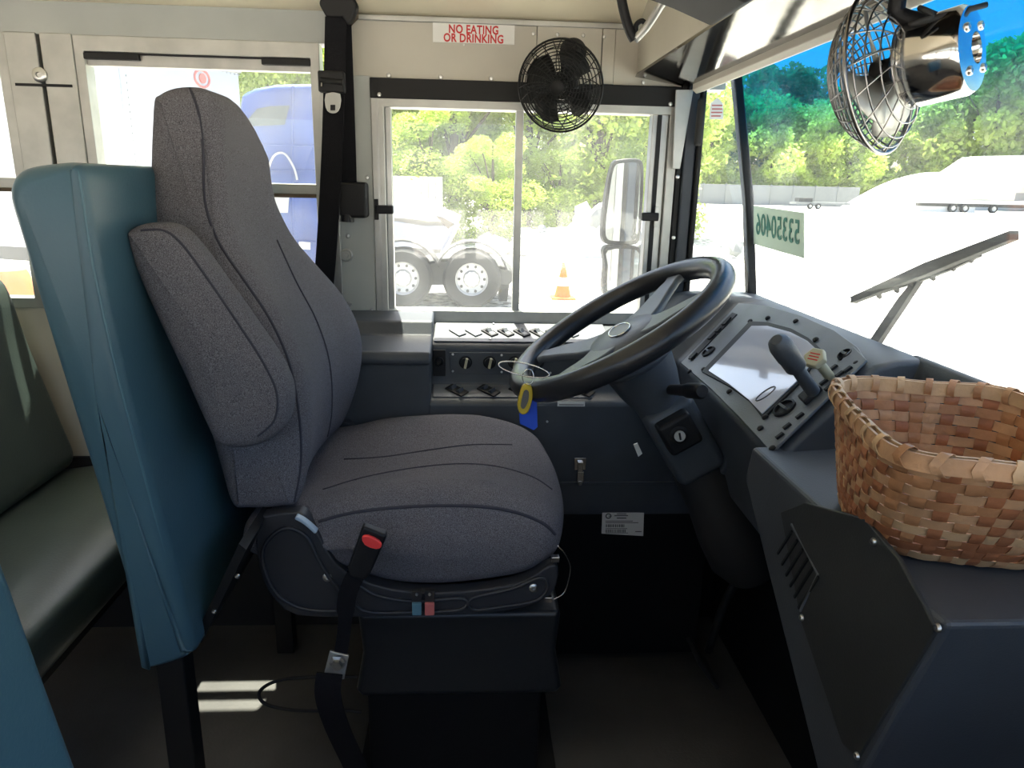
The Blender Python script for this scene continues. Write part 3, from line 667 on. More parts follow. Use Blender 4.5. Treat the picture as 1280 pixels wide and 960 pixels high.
cb = NB(); tube(cb, smooth_path([P(448,846,Y=1.18), P(400,846,Y=1.20), P(350,850,Y=1.22), P(325,864,Y=1.22), P(332,880,Y=1.21), P(370,888,Y=1.20), P(425,888,Y=1.18), P(452,890,Y=1.18)], 8), .0035, 8)
tag(obj('air_hose_loop', cb, 'rubber', smooth=True), 'thin black hose looping out from the seat pedestal near the floor', 'hose')
sb = thing('shoulder_belt', 'black shoulder belt hanging from its anchor on the pillar behind the seat', 'seat belt', (-.30, 1.74, .8))
bm = NB(); band(bm, smooth_path([P(424,26,Y=1.745), P(428,120,Y=1.755), P(432,232,Y=1.77)], 5), Vector((1, 0, 0)), .052, .003); obj('rear_webbing', bm, 'strap', sb)
bm = NB(); band(bm, smooth_path([P(420,22,Y=1.72), P(418,100,Y=1.715), P(415,190,Y=1.71), P(409,300,Y=1.705), P(402,390,Y=1.70), P(398,470,Y=1.69)], 5), Vector((1, 0, 0)), .046, .003); obj('front_webbing', bm, 'strap', sb)
c = P(422, 10, Y=1.73)
bm = NB(); bmx = PX([(398,4),(402,-8),(440,-8),(447,6),(440,26),(432,30),(428,22),(408,22)], Y=1.715); prism(bm, bmx, (0, .03, 0)); obj('upper_guide', bm, 'black', sb, bevel=.006)
bm = NB(); prism(bm, PX([(432,-4),(446,2),(446,20),(436,30)], Y=1.75), (0, .03, 0)); obj('guide_bracket', bm, 'bark', sb, bevel=.003)
a = P(397, 88, Y=1.70); b = P(431, 116, Y=1.70); bm = NB(); box(bm, (a.x, 1.695, b.z), (b.x, 1.722, a.z)); sldr = obj('slider', bm, 'black', sb, bevel=.004)
bm = NB(); cyl(bm, P(401, 100, Y=1.692), P(428, 103, Y=1.692), .006); obj('slider_bar', bm, 'blackmetal', sldr, smooth=40)
bm = NB(); band(bm, PX([(402,98),(402,108)], Y=1.690), Vector((1, 0, 0)), .003, .002); obj('slider_edge', bm, 'chrome', sldr)
q = smooth_path(PX([(407,117),(425,117),(425,134),(420,141),(412,141),(407,134)], Y=1.698), 2, True); bm = NB(); prism(bm, q, (0, .003, 0)); tn = obj('latch_tongue', bm, 'alum_light', sb, bevel=.0008, label='silver latch tongue')
bm = NB(); prism(bm, PX([(413,131),(419,131),(419,138),(413,138)], Y=1.6965), (0, .001, 0)); obj('tongue_slot', bm, 'black', tn)
a = P(421, 227, Y=1.745); b = P(459, 273, Y=1.745); bm = NB(); box(bm, (a.x, 1.745, b.z), (b.x, 1.79, a.z)); ht = obj('height_adjuster', bm, 'black', sb, bevel=.008)
bm = NB(); cyl(bm, P(433, 268, Y=1.76), P(433, 277, Y=1.76), .018); obj('adjuster_button', bm, 'black', ht, smooth=40)
# ================================================================ BARRIERS AND BENCH
def pad(name, label, corners, thick_pts, group=None): pass
bar = thing('padded_barrier', 'upright blue vinyl barrier pad right behind the driver seat', 'barrier', (-.46, 1.3, 0))
side = PX([(5,250),(8,225),(24,210),(60,204),(86,203),(98,212),(105,250),(120,335),(150,470),(196,640),(238,800),(236,822),(215,832),(184,838),(178,828),(150,720),(100,560),(50,400),(20,300)], Y=.95)
bm = puff(side, .95, 1.74, .022, .004, k=4, nr=5, mid=4); bo = obj('pad', bm, 'vinyl', bar, smooth=True); bb = bvh_of(bo)
bm = NB(); tube(bm, smooth_path([Vector((p.x, .957, p.z)) for p in PX([(92,208),(100,226),(116,330),(147,470),(192,640),(232,796),(233,818)], Y=.957)], 4), .0022, 6); obj('pad_seam', bm, 'vinyl_edge', bo, smooth=True)
for ya in (1.02, 1.66):
    bm = NB(); p0 = P(210, 800, Y=.95); box(bm, (-.50, ya, 0), (-.455, ya+.04, .56)); obj('leg', bm, 'blackmetal', bar, bevel=.003)
bm = NB(); prism(bm, [(-.415, 1.0, .50), (-.335, 1.0, .66), (-.345, 1.0, .67), (-.43, 1.0, .50)], (0, .72, 0)); obj('lower_rail', bm, 'blackmetal', bar)
for px, py in ((297, 720), (268, 764)): screw(bar, P(px, py, Y=1.0)+Vector((0, -.001, 0)), (0, -1, 0), .004)
# second barrier by the aisle, nearest the camera
b2 = thing('padded_barrier', 'blue vinyl barrier pad cut off by the lower left corner of the photo', 'barrier', (-.40, .4, 0))
a = P(0, 655, Y=.42); b = P(112, 965, Y=.42); d = (a-b).normalized(); top = a+d*.02; bot = b-d*.25
side = [top+Vector((-.01, 0, 0)), a, (a+b)/2, b, bot, bot+Vector((-.07, 0, -.01)), b+Vector((-.085, 0, -.02)), a+Vector((-.085, 0, -.02)), top+Vector((-.06, 0, .01))]
bm = puff(side, .12, .42, .018, .003, k=4, nr=5, mid=2); obj('pad', bm, 'vinyl', b2, smooth=True)
bm = NB(); box(bm, (bot.x-.05, .2, 0), (bot.x-.01, .24, bot.z+.02)); obj('leg', bm, 'blackmetal', b2, bevel=.003)
# bench behind the barrier
bn = thing('passenger_bench', 'green-grey vinyl passenger bench seat behind the blue barrier, under the side window', 'bench', (-1.0, 1.4, 0))
prof = [(-.70, 0, .50), (-.685, 0, .47), (-.70, 0, .40), (-.78, 0, .375), (-1.05, 0, .365), (-1.25, 0, .37), (-1.26, 0, .47), (-1.05, 0, .485), (-.80, 0, .515)]
bm = puff([Vector(p) for p in prof], .88, 1.76, .03, .005, k=4, nr=5, mid=3); obj('seat_cushion', bm, 'bench', bn, smooth=True)
fa = [P(0, 380, Y=1.2), P(78, 560, Y=1.2)]
prof = [(-1.10, 0, .97), (-1.075, 0, .93), (-1.05, 0, .80), (-1.0, 0, .60), (-.985, 0, .52), (-1.02, 0, .49), (-1.09, 0, .52), (-1.15, 0, .80), (-1.17, 0, .95), (-1.14, 0, .98)]
bm = puff([Vector(p) for p in prof], .90, 1.76, .03, .005, k=4, nr=5, mid=3); obj('backrest', bm, 'bench', bn, smooth=True)
bm = NB(); box(bm, (-1.22, .92, .34), (-.74, 1.74, .372)); obj('seat_frame', bm, 'blackmetal', bn)
bm = NB(); tube(bm, [Vector((-1.0, .93, .52)), Vector((-1.0, 1.7, .52))], .015); obj('hinge_bar', bm, 'blackmetal', bn, smooth=True)
for x in (-1.18, -.80):
    bm = NB(); box(bm, (x, .98, 0), (x+.03, 1.01, .345)); obj('leg', bm, 'blackmetal', bn, bevel=.002)
# ================================================================ DASHBOARD
dash = thing('dashboard', 'dark grey moulded dashboard under the windshield with gauge cluster and access panel', 'dashboard', (.60, 1.2, 0))
TA, BA, DA, EA = P(925,381,X=.62), P(1085,452,X=.62), P(965,570,X=.475), P(852,455,X=.475)
pn = (BA-TA).cross(EA-TA).normalized()
if pn.x > 0: pn = -pn
pc = (TA+BA+DA+EA)/4
def Q(px, py, off=0):
    d = ray(px, py); o = pc+pn*off; return CAM+d*((o-CAM).dot(pn)/d.dot(pn))
TAq, BAq, DAq, EAq = Q(925,381), Q(1085,452), Q(965,570), Q(852,455)
def sect(y, A, B, zl, xl=.47):
    """dash cross-section: windshield foot, ridge, panel top A, panel bottom B, underside"""
    return [Vector((XB+.01, y, .93)), Vector((XB-.004, y, .952)), Vector((A.x+.035, y, max(A.z+.006, .95))), Vector((A.x, y, A.z)), Vector((B.x, y, B.z)), Vector((B.x+.004, y, B.z-.03)), Vector((B.x+.05, y, zl)), Vector((XB+.01, y, zl))]
s = []
s.append(sect(1.785, Vector((.50, 0, .945)), Vector((.40, 0, .84)), .62))
s.append(sect(1.70, Vector((.52, 0, .955)), Vector((.41, 0, .825)), .62))
far_pt = lambda p, y: Vector((p.x, y, p.z))
a = s[-1]
s3 = sect(1.60, TAq-pn*.004, EAq-pn*.004, .60); 
def setY(sec, yt, yb):
    for i, v in enumerate(sec): v.y = yt if i < 4 else yb
    return sec
s.append(setY(s3, TAq.y+.02, EAq.y+.03)); s.append(setY(sect(1.0, BAq-pn*.004, DAq-pn*.004, .60), BAq.y-.02, DAq.y-.012))
bm = NB(); rings = [[bm.verts.new(v) for v in sec] for sec in s]
for r0, r1 in zip(rings, rings[1:]):
    for i in range(8): bm.faces.new((r0[i], r0[(i+1) % 8], r1[(i+1) % 8], r1[i]))
bm.faces.new(rings[0]); bm.faces.new(rings[-1][::-1]); obj('dash_body', bm, 'dash', dash, bevel=.010)
# top ledge running on under the windshield towards the camera side
bm = NB(); prism(bm, [(XB+.012, BAq.y+.01, .93), (XB-.004, BAq.y+.01, .953), (.700, BAq.y+.01, .954), (.688, BAq.y+.01, .925), (.682, BAq.y+.01, .80), (XB+.012, BAq.y+.01, .80)], (0, -(BAq.y-.12), 0)); obj('dash_top_ledge', bm, 'dash', dash, bevel=.010)
# driver-side body with basket shelf
XL = .44
poly = [(DAq.y+.03, .79), (1.10, .745), (.90, .62), (.73, .50), (.60, .36), (.50, .20), (.50, .05), (.72, .05)]
edge = [P(930,598,X=XL), P(962,740,X=XL), P(1020,960,X=XL)]
yn0 = P(1182,785,X=XL); yn1 = P(1080,960,X=XL); dd = (yn1-yn0)
low = yn1+dd*1.0; le = edge[2]+(edge[2]-edge[1])*.6
pg = [Vector((XL, DAq.y+.02, .815)), Vector((XL, edge[0].y, edge[0].z)), edge[2], Vector((XL, low.y, low.z)), yn1, yn0]
pg = [Vector((XL, p.y, p.z)) for p in pg]
SH = .818
pg[-1].z = SH
prof = pg
bm = NB(); prism(bm, prof, (.27, 0, 0)); shb = obj('shelf_body', bm, mat('shelf_plastic', (.060, .069, .082), .5, bump=.3, bscale=420, var=.25, vscale=5, bdist=.001), dash)
md = shb.modifiers.new('b', 'BEVEL'); md.width = .007; md.segments = 3; md.limit_method = 'ANGLE'; md.angle_limit = R(30)
xp = XL-.003
ap = PX([(975,640),(1005,628),(1080,648),(1122,698),(1170,787),(1072,948),(1052,930),(1000,775)], X=xp)
bm = NB(); prism(bm, ap, (.006, 0, 0)); acc = obj('access_panel', bm, mat('access_plastic', (.030, .033, .034), .55, bump=.3, bscale=420, var=.3, vscale=5, bdist=.001), dash, bevel=.002)
for px, py in ((1092,677),(1172,785),(1071,945),(1002,772)): screw(acc, P(px, py, X=xp-.001), (-1, 0, 0), .0045)
for k in range(6):
    t = k/5; a0 = (990+33*t, 664+57*t); b0 = (972+26*t, 692+68*t)
    q = [P(a0[0], a0[1], X=xp-.001), P(b0[0], b0[1], X=xp-.001)]
    bm = NB(); band(bm, q, Vector((0, .6, -.8)), .0035, .002); obj('louver_slot', bm, 'black', acc)
bm = NB(); band(bm, PX([(989,655),(1022,718),(1000,764)], X=xp-.001), Vector((0, .5, .8)), .003, .002); obj('louver_edge', bm, 'dash2', acc)
# cluster
def qpoly(pix, h, name, m, par, base=0, bevel=.001, k=0, smooth=False):
    q = [(a, b) for a, b in pix]
    pts = [Q(a, b, base) for a, b in q]
    if k: pts = smooth_path(pts, k, True)
    bm = NB(); prism(bm, pts, pn*h); return obj(name, bm, m, par, bevel=bevel, smooth=smooth)
cl = qpoly([(925,381),(962,385),(1005,398),(1045,416),(1074,437),(1084,452),(1024,512),(966,568),(952,552),(925,523),(890,488),(853,456)], .006, 'cluster_plate', 'dash2', dash)
bz = qpoly([(938,403),(960,404),(990,412),(1012,424),(1030,440),(1003,478),(955,525),(938,503),(912,484),(878,466)], .004, 'cluster_bezel', 'black', dash, .006)
ln = qpoly([(940,408),(960,408),(989,416),(1010,427),(1025,441),(1000,474),(953,518),(936,500),(912,481),(886,464)], .002, 'cluster_lens', 'lens', dash, .010, bevel=.0005)
bm = NB(); tube(bm, [Q(957+12*math.cos(t), 492+4*math.sin(t)-8*math.cos(t), .0125) for t in [i*math.pi/10 for i in range(20)]], .0012, 6, True); obj('oval_badge', bm, 'greyink', dash, smooth=True)
# buttons and bolts on the plate
for px, py in ((938,402),(960,398),(995,402),(1020,425),(862,465),(912,490),(880,462),(957,522),(951,536),(966,561),(1071,455)):
    c = Q(px, py, .006); bm = NB(); lathe(bm, c, pn, [(.0055, 0), (.0055, .003), (.003, .005), (0, .005)], 12); obj('plate_button', bm, 'black', dash, smooth=40)
# left slot row
qpoly([(916,391),(922,393),(868,449),(861,447)], .002, 'slot_row', 'black', dash, .006)
for a0, b0 in (((912,397),(904,406)), ((886,424),(893,417)), ((870,441),(862,449)), ((900,410),(895,415))):
    bm = NB(); band(bm, [Q(*a0, .010), Q(*b0, .010)], (BAq-TAq), .012, .004); obj('slot_switch', bm, 'blackmetal', dash, bevel=.001)
for (cx, cy, r) in ((886,440,.016),(981,511,.020),(1057,444,.013)):
    c = Q(cx, cy, .006); bm = NB(); lathe(bm, c, pn, [(r, 0), (r, .004), (r*.82, .005), (r*.8, .001), (0, .001)], 24); g = obj('round_gauge' if r > .015 else 'rotary_switch', bm, 'black', dash, smooth=40)
    bm = NB(); obox(bm, c+pn*.006, r*.12, r*.6, .002, Matrix.Rotation(R(30), 3, 'Y')); obj('gauge_needle', bm, 'dash2', g)
rp = qpoly([(1068,435),(1085,452),(1068,468),(975,558),(968,544),(1012,500)], .004, 'right_plate', 'dash2', dash, .006)
for px, py in ((1042,460),(1050,468),(1030,478),(1036,485),(1000,520),(984,533),(975,545),(1060,462),(1020,492)):
    c = Q(px, py, .011); bm = NB(); obox(bm, c, .007, .0035, .003, Matrix((pn.cross((BAq-TAq).normalized()), (BAq-TAq).normalized(), pn)).transposed()); obj('plate_switch', bm, 'black', dash, bevel=.001)
# shift lever and park brake knob
sl_ = thing('brake_lever', 'black lever with a rounded cylindrical grip standing on the dash in front of the gauges', 'lever', Q(1012, 492, .01))
g0 = P(969, 422, Y=.93); g1 = P(991, 455, Y=.94); gb = Q(1016, 492, .008)
g0 = Q(1016,492,.01); top = P(973, 428, Y=.95); mid = P(993, 456, Y=.975); base = P(1016, 489, Y=1.0)
bm = NB(); cyl(bm, base, mid, .0105, .0095); obj('lever_shaft', bm, 'dash', sl_, smooth=40)
ax = (top-mid).normalized(); bm = NB(); L = (top-mid).length; lathe(bm, mid-ax*.006, ax, [(0, 0), (.0135, 0), (.0155, .003), (.0155, L*.45), (.0165, L*.5), (.0165, L*.95), (.014, L*1.12), (.008, L*1.22), (0, L*1.24)], 24); obj('lever_grip', bm, 'dash', sl_, smooth=35)
bm = NB(); q = [Q(1000,500,.012), Q(1020,482,.012), Q(1030,488,.012), Q(1008,508,.012)]; prism(bm, q, pn*.010); obj('lever_mount', bm, 'black', sl_, bevel=.003)
kb = thing('park_brake_knob', 'beige hexagonal push-pull knob beside the black dash lever', 'knob', Q(1038, 470, .01))
c0 = Q(1038, 472, .008); c1 = P(1015, 443, Y=c0.y-.04)
axk = pn; hd = c0+pn*.045
c1 = hd; bm = NB(); cyl(bm, c0, c0+(P(1020, 449, Y=c0.y-.03)-c0), .008); obj('knob_stem', bm, 'beige', kb, smooth=40)
e1 = P(1020, 449, Y=c0.y-.03); d1 = (e1-c0).normalized(); bm = NB(); lathe(bm, e1-d1*.004, d1, [(0, 0), (.016, 0), (.018, .003), (.018, .010), (.016, .013), (0, .013)], 6); kh = obj('knob_head', bm, 'beige', kb, bevel=.0015)
for k in (-1, 0, 1):
    u_, v_ = frame_for(d1); bm = NB(); band(bm, [e1+d1*.0093+v_*.005*k-u_*.008, e1+d1*.0093+v_*.005*k+u_*.008], v_, .0018, .0006); obj('knob_print', bm, 'redink', kh)
# ================================================================ STEERING
WC = Vector((.283, 1.35, .941)); WN = Vector((-.525, 0, .851)).normalized(); WD = Vector((.851, 0, .525)).normalized(); WY = Vector((0, 1, 0))
def W(a, b, h=0): return WC+WD*a+WY*b+WN*h
sw = thing('steering_wheel', 'black steering wheel with a wide grey hub over the driver console', 'steering wheel', WC)
RW, rw = .215, .0222
bm = NB(); tube(bm, [W(RW*math.cos(t), RW*math.sin(t)) for t in [2*math.pi*i/72 for i in range(72)]], rw, 14, True); obj('rim', bm, 'wheelrim', sw, smooth=True)
bm = NB(); lathe(bm, W(0, 0, -.085), WN, [(0, 0), (.070, 0), (.088, .014), (.094, .040), (.088, .060), (.065, .072), (.03, .076), (0, .077)], 36); obj('hub', bm, 'hub', sw, smooth=50)
for t in (R(145), R(215), R(35), R(-35)):
    bm = NB(); d = WD*math.cos(t)+WY*math.sin(t); sd = WN.cross(d)
    pts = smooth_path([W(0,0,-.022)+d*.04, W(0,0,-.020)+d*.09, W(0,0,-.012)+d*.14, W(0,0,-.004)+d*.20], 5); n = len(pts)
    band(bm, pts, sd, [.085-.046*min(1, i/(n-1)*1.15) if i < n-3 else .036+.006*(i-n+3) for i in range(n)], .016); obj('spoke', bm, 'hub', sw, bevel=.006)
bm = NB(); tube(bm, [W(.022*math.cos(t), .034*math.sin(t), -.0075) for t in [2*math.pi*i/32 for i in range(32)]], .0016, 6, True); obj('hub_oval', bm, 'chrome', sw, smooth=True)
bm = NB(); prism(bm, [W(.021*math.cos(t), .033*math.sin(t), -.0088) for t in [2*math.pi*i/32 for i in range(32)]], WN*.001); obj('hub_oval_field', bm, 'dash2', sw)
colm = thing('steering_column', 'black steering column with stalk, ignition switch and boot below the wheel', 'steering column', W(0, 0, -.45))
bm = NB(); lathe(bm, W(0, 0, -.20), WN, [(0, 0), (.045, 0), (.050, .03), (.062, .07), (.070, .115), (.072, .122), (0, .122)], 28); obj('upper_shroud', bm, 'dash', colm, smooth=45)
bm = NB(); rt_ = Matrix((WD, WY, WN)).transposed(); obox(bm, W(.005, 0, -.26), .052, .055, .085, rt_); obj('column_cover', bm, 'dash', colm, bevel=.018)
bm = NB(); lathe(bm, W(.0, 0, -.62), WN, [(0, 0), (.055, 0), (.075, .05), (.070, .12), (.056, .20), (.05, .28), (0, .28)], 24); obj('lower_boot', bm, 'rubber', colm, smooth=45)
c = P(848, 543, Y=1.27)
bm = NB(); obox(bm, c+Vector((.004, .03, 0)), .034, .035, .034, rt_); ig = obj('ignition_housing', bm, 'black', colm, bevel=.008)
bm = NB(); lathe(bm, c+Vector((0, -.005, 0)), (-.1, -1, .1), [(.018, 0), (.018, .004), (.014, .006), (.013, .003), (.011, .003), (.011, .007), (0, .007)], 24); lk = obj('ignition_ring', bm, 'blackmetal', ig, smooth=40)
bm = NB(); cc = c+Vector((-.001, -.012, .001)); lathe(bm, cc, (-.1, -1, .1), [(.0105, 0), (.0105, .002), (0, .002)], 24); obj('ignition_barrel', bm, 'alum_light', ig, smooth=40)
bm = NB(); obox(bm, cc+Vector((0, -.0025, 0)), .0018, .0008, .007, Matrix.Rotation(R(-15), 3, 'Y')); obj('key_slot', bm, 'black', ig)
bm = NB(); s0 = P(838, 487, Y=1.30); s1 = P(878, 489, Y=1.17); ax = (s1-s0).normalized(); L = (s1-s0).length; lathe(bm, s0, ax, [(0, 0), (.010, 0), (.011, L*.5), (.014, L*.6), (.0145, L*.93), (.011, L), (0, L)], 20); obj('stalk', bm, 'black', colm, smooth=40)
bm = NB(); cyl(bm, P(873, 630, Y=1.45), P(905, 672, Y=1.50), .009); sh_ = obj('steering_shaft', bm, 'blackmetal', colm, smooth=40)
bm = NB(); cyl(bm, P(884, 645, Y=1.44), P(894, 660, Y=1.455), .013); obj('shaft_collar', bm, 'alum', colm, smooth=40)
bm = NB(); prism(bm, PX([(792,556),(797,554),(803,567),(798,571)], Y=1.36), (0, .004, 0)); obj('column_label', bm, 'decal', colm)
# curved dark cover right of the column
bm = NB(); prism(bm, smooth_path([P(868,500,X=.50), P(900,505,X=.50), P(912,540,X=.50), P(905,585,X=.50), P(880,600,X=.50), P(860,560,X=.50)], 4, True), (.10, .0, 0)); obj('knee_cover', bm, 'dash', dash, bevel=.006)
# pedals region: pedal box and brake pedal
bp = thing('floor_pedal', 'black brake pedal hanging under the dash beside the side wall', 'pedal', (.56, 1.45, 0))
bm = NB(); tube(bm, smooth_path([Vector((.66, 1.45, .42)), Vector((.60, 1.45, .28)), Vector((.57, 1.45, .14))], 4), .010); obj('pedal_arm', bm, 'blackmetal', bp, smooth=True)
bm = NB(); obox(bm, (.56, 1.45, .11), .006, .05, .045, Matrix.Rotation(R(-35), 3, 'Y')); obj('pedal_pad', bm, 'rubber', bp, bevel=.004)
bm = NB(); tube(bm, [Vector((.655, 1.45, .40)), Vector((.70, 1.45, .44))], .012); obj('pedal_bracket', bm, 'blackmetal', bp)
# ================================================================ KEYS ON THE WHEEL RIM
kx = thing('key_ring', 'small steel key ring with yellow fob and blue tag hanging from the wheel rim', 'keys', P(656, 468, Y=1.23))
bm = NB(); c = P(660, 471, Y=1.22); tube(bm, [c+Vector((.010*math.cos(t), .003*math.sin(2*t), .014*math.sin(t))) for t in [2*math.pi*i/24 for i in range(24)]], .0009, 6, True); obj('split_ring', bm, 'chrome', kx, smooth=True)
q = smooth_path(PX([(655,481),(664,483),(666,497),(660,516),(651,518),(647,508),(650,492)], Y=1.218), 3, True)
bm = NB(); prism(bm, q, (0, .012, 0)); fb = obj('yellow_fob', bm, 'yellow', kx, bevel=.003)
q = smooth_path(PX([(656,488),(661,490),(660,502),(655,511),(651,508),(653,496)], Y=1.216), 3, True); bm = NB(); prism(bm, q, (0, .003, 0)); obj('fob_buttons', bm, 'greyink', fb)
bm = NB(); prism(bm, PX([(655,498),(671,497),(672,534),(667,538),(650,530),(649,518)], Y=1.234), (0, .004, 0)); obj('blue_tag', bm, 'blue', kx, bevel=.001)
bm = NB(); e = P(655, 462, Y=1.225); tube(bm, [e+Vector((.045*math.cos(t), .006*math.sin(t), -.003*math.cos(t)*3+.010*math.sin(t))) for t in [2*math.pi*i/32 for i in range(32)]], .0014, 6, True)
tag(obj('wire_hoop', bm, 'chrome', smooth=True), 'pale wire hoop threaded round the lower left wheel rim', 'hoop')
# ================================================================ BASKET
bs = thing('woven_basket', 'woven brown splint basket standing on the dash shelf by the windshield', 'basket', (.56, .73, SH))
RZ, BZ = .962, SH+.003
cR = Vector((.545, .722, RZ)); aR, bR = .118, .152
cB = Vector((.552, .745, BZ)); aB, bB = .100, .090
rotb = R(-14)
def bpt(t, s, off=0):
    """t around, s 0 bottom..1 rim"""
    e = .62-.18*s; ct, st = math.cos(t), math.sin(t)
    a = aB+(aR-aB)*(s**.8)+off; b = bB+(bR-bB)*(s**.8)+off
    x = a*math.copysign(abs(ct)**e, ct); y = b*math.copysign(abs(st)**e, st)
    c = cB+(cR-cB)*s; z = BZ+(RZ-BZ)*s
    return Vector((c.x+x*math.cos(rotb)-y*math.sin(rotb), c.y+x*math.sin(rotb)+y*math.cos(rotb), z))
# equal arc spacing
tt = [2*math.pi*i/720 for i in range(720)]; ln_ = [0]
for i in range(720): ln_.append(ln_[-1]+(bpt(tt[(i+1) % 720], 1)-bpt(tt[i], 1)).length)
def t_at(f):
    L = (f % 1)*ln_[-1]; i = 0
    lo, hi = 0, 720
    while lo < hi:
        m_ = (lo+hi)//2
        if ln_[m_] < L: lo = m_+1
        else: hi = m_
    lo = max(lo, 1)
    return 2*math.pi*((lo-1)+(L-ln_[lo-1])/max(1e-9, ln_[lo]-ln_[lo-1]))/720
NS, NR = 44, 10
sm = [M['splintA'], M['splintB'], mat('mid_splint', (.46, .22, .10), .55, bump=.5, bscale=120, var=.3, vscale=30), mat('light_splint', (.62, .40, .22), .55, bump=.5, bscale=120, var=.25, vscale=30)]
rb = random.Random(5)
def strip(par, centre_fn, half_fn, N, closed, name, m, t=.0011):
    bm = NB(); rings = []
    for i in range(N if closed else N+1):
        u = i/N; c, hw, nrm_ = centre_fn(u)
        rings.append([bm.verts.new(c+hw*a+nrm_*b*t) for a, b in ((-1,-.5),(1,-.5),(1,.5),(-1,.5))])
    for i in range(len(rings) if closed else len(rings)-1):
        a, b = rings[i], rings[(i+1) % len(rings)]
        for k in range(4): bm.faces.new((a[k], a[(k+1) % 4], b[(k+1) % 4], b[k]))
    if not closed: bm.faces.new(rings[0][::-1]); bm.faces.new(rings[-1])
    return obj(name, bm, m, par, smooth=30)
TS = [t_at(k/NS) for k in range(NS)]
for r in range(NR):
    s = (r+.5)/NR*.93
    hs = .5/NR*.93*.90
    def cf(u, r=r, s=s):
        ph = u*NS; off = .0016*math.cos(math.pi*(ph+r))
        t = t_at(u); c = bpt(t, s, off); up_ = (bpt(t, s+hs, off)-bpt(t, s-hs, off))*.5
        return c, up_, (bpt(t, s, .01)-bpt(t, s, 0)).normalized()
    strip(bs, cf, None, NS*4, True, 'weaver', sm[rb.choice((0, 2, 1, 0, 3))])
hw = ln_[-1]/NS*.40
for k in range(NS):
    def cf(u, k=k):
        s = u*.95; ph = s/.93*NR-.5; off = -.0016*math.cos(math.pi*(ph+k))
        if s > .9: off = 0
        t = TS[k]; c = bpt(t, s, off); t2 = t+.01; tn = (bpt(t2, s, 0)-bpt(t-.01, s, 0)).normalized()
        return c, tn*hw*(.62+.38*s), (bpt(t, s, .01)-bpt(t, s, 0)).normalized()
    strip(bs, cf, None, 36, False, 'stake', sm[rb.choice((1, 1, 2, 0, 2))])
bm = NB(); ring = [bpt(t_at(i/60), 0, 0) for i in range(60)]; prism(bm, [p+Vector((0, 0, .001)) for p in ring], (0, 0, .003)); obj('basket_bottom', bm, sm[1], bs)
for off, nm in ((.004, 'outer_rim_hoop'), (-.004, 'inner_rim_hoop')):
    def cf(u, off=off):
        t = t_at(u); wob = .001*math.sin(u*47)
        return bpt(t, .975, off)+Vector((0, 0, wob)), Vector((0, 0, .0085)), (bpt(t, 1, .01)-bpt(t, 1, 0)).normalized()
    strip(bs, cf, None, 160, True, nm, sm[0 if off > 0 else 3], t=.003)
NL = 30
for k in range(NL):
    u0 = k/NL; bm = NB(); pts = []
    for i in range(14):
        a = 2*math.pi*i/14; t = t_at(u0+.010*math.sin(a*.5)); 
        pts.append(bpt(t, .975, .0075*math.cos(a))+Vector((0, 0, .0115*math.sin(a))))
    t = t_at(u0); tn = (bpt(t+.01, 1)-bpt(t-.01, 1)).normalized(); band(bm, pts, tn, .0085, .0009, closed=True); obj('rim_lashing', bm, sm[rb.choice((0, 3, 2))], bs, smooth=30)
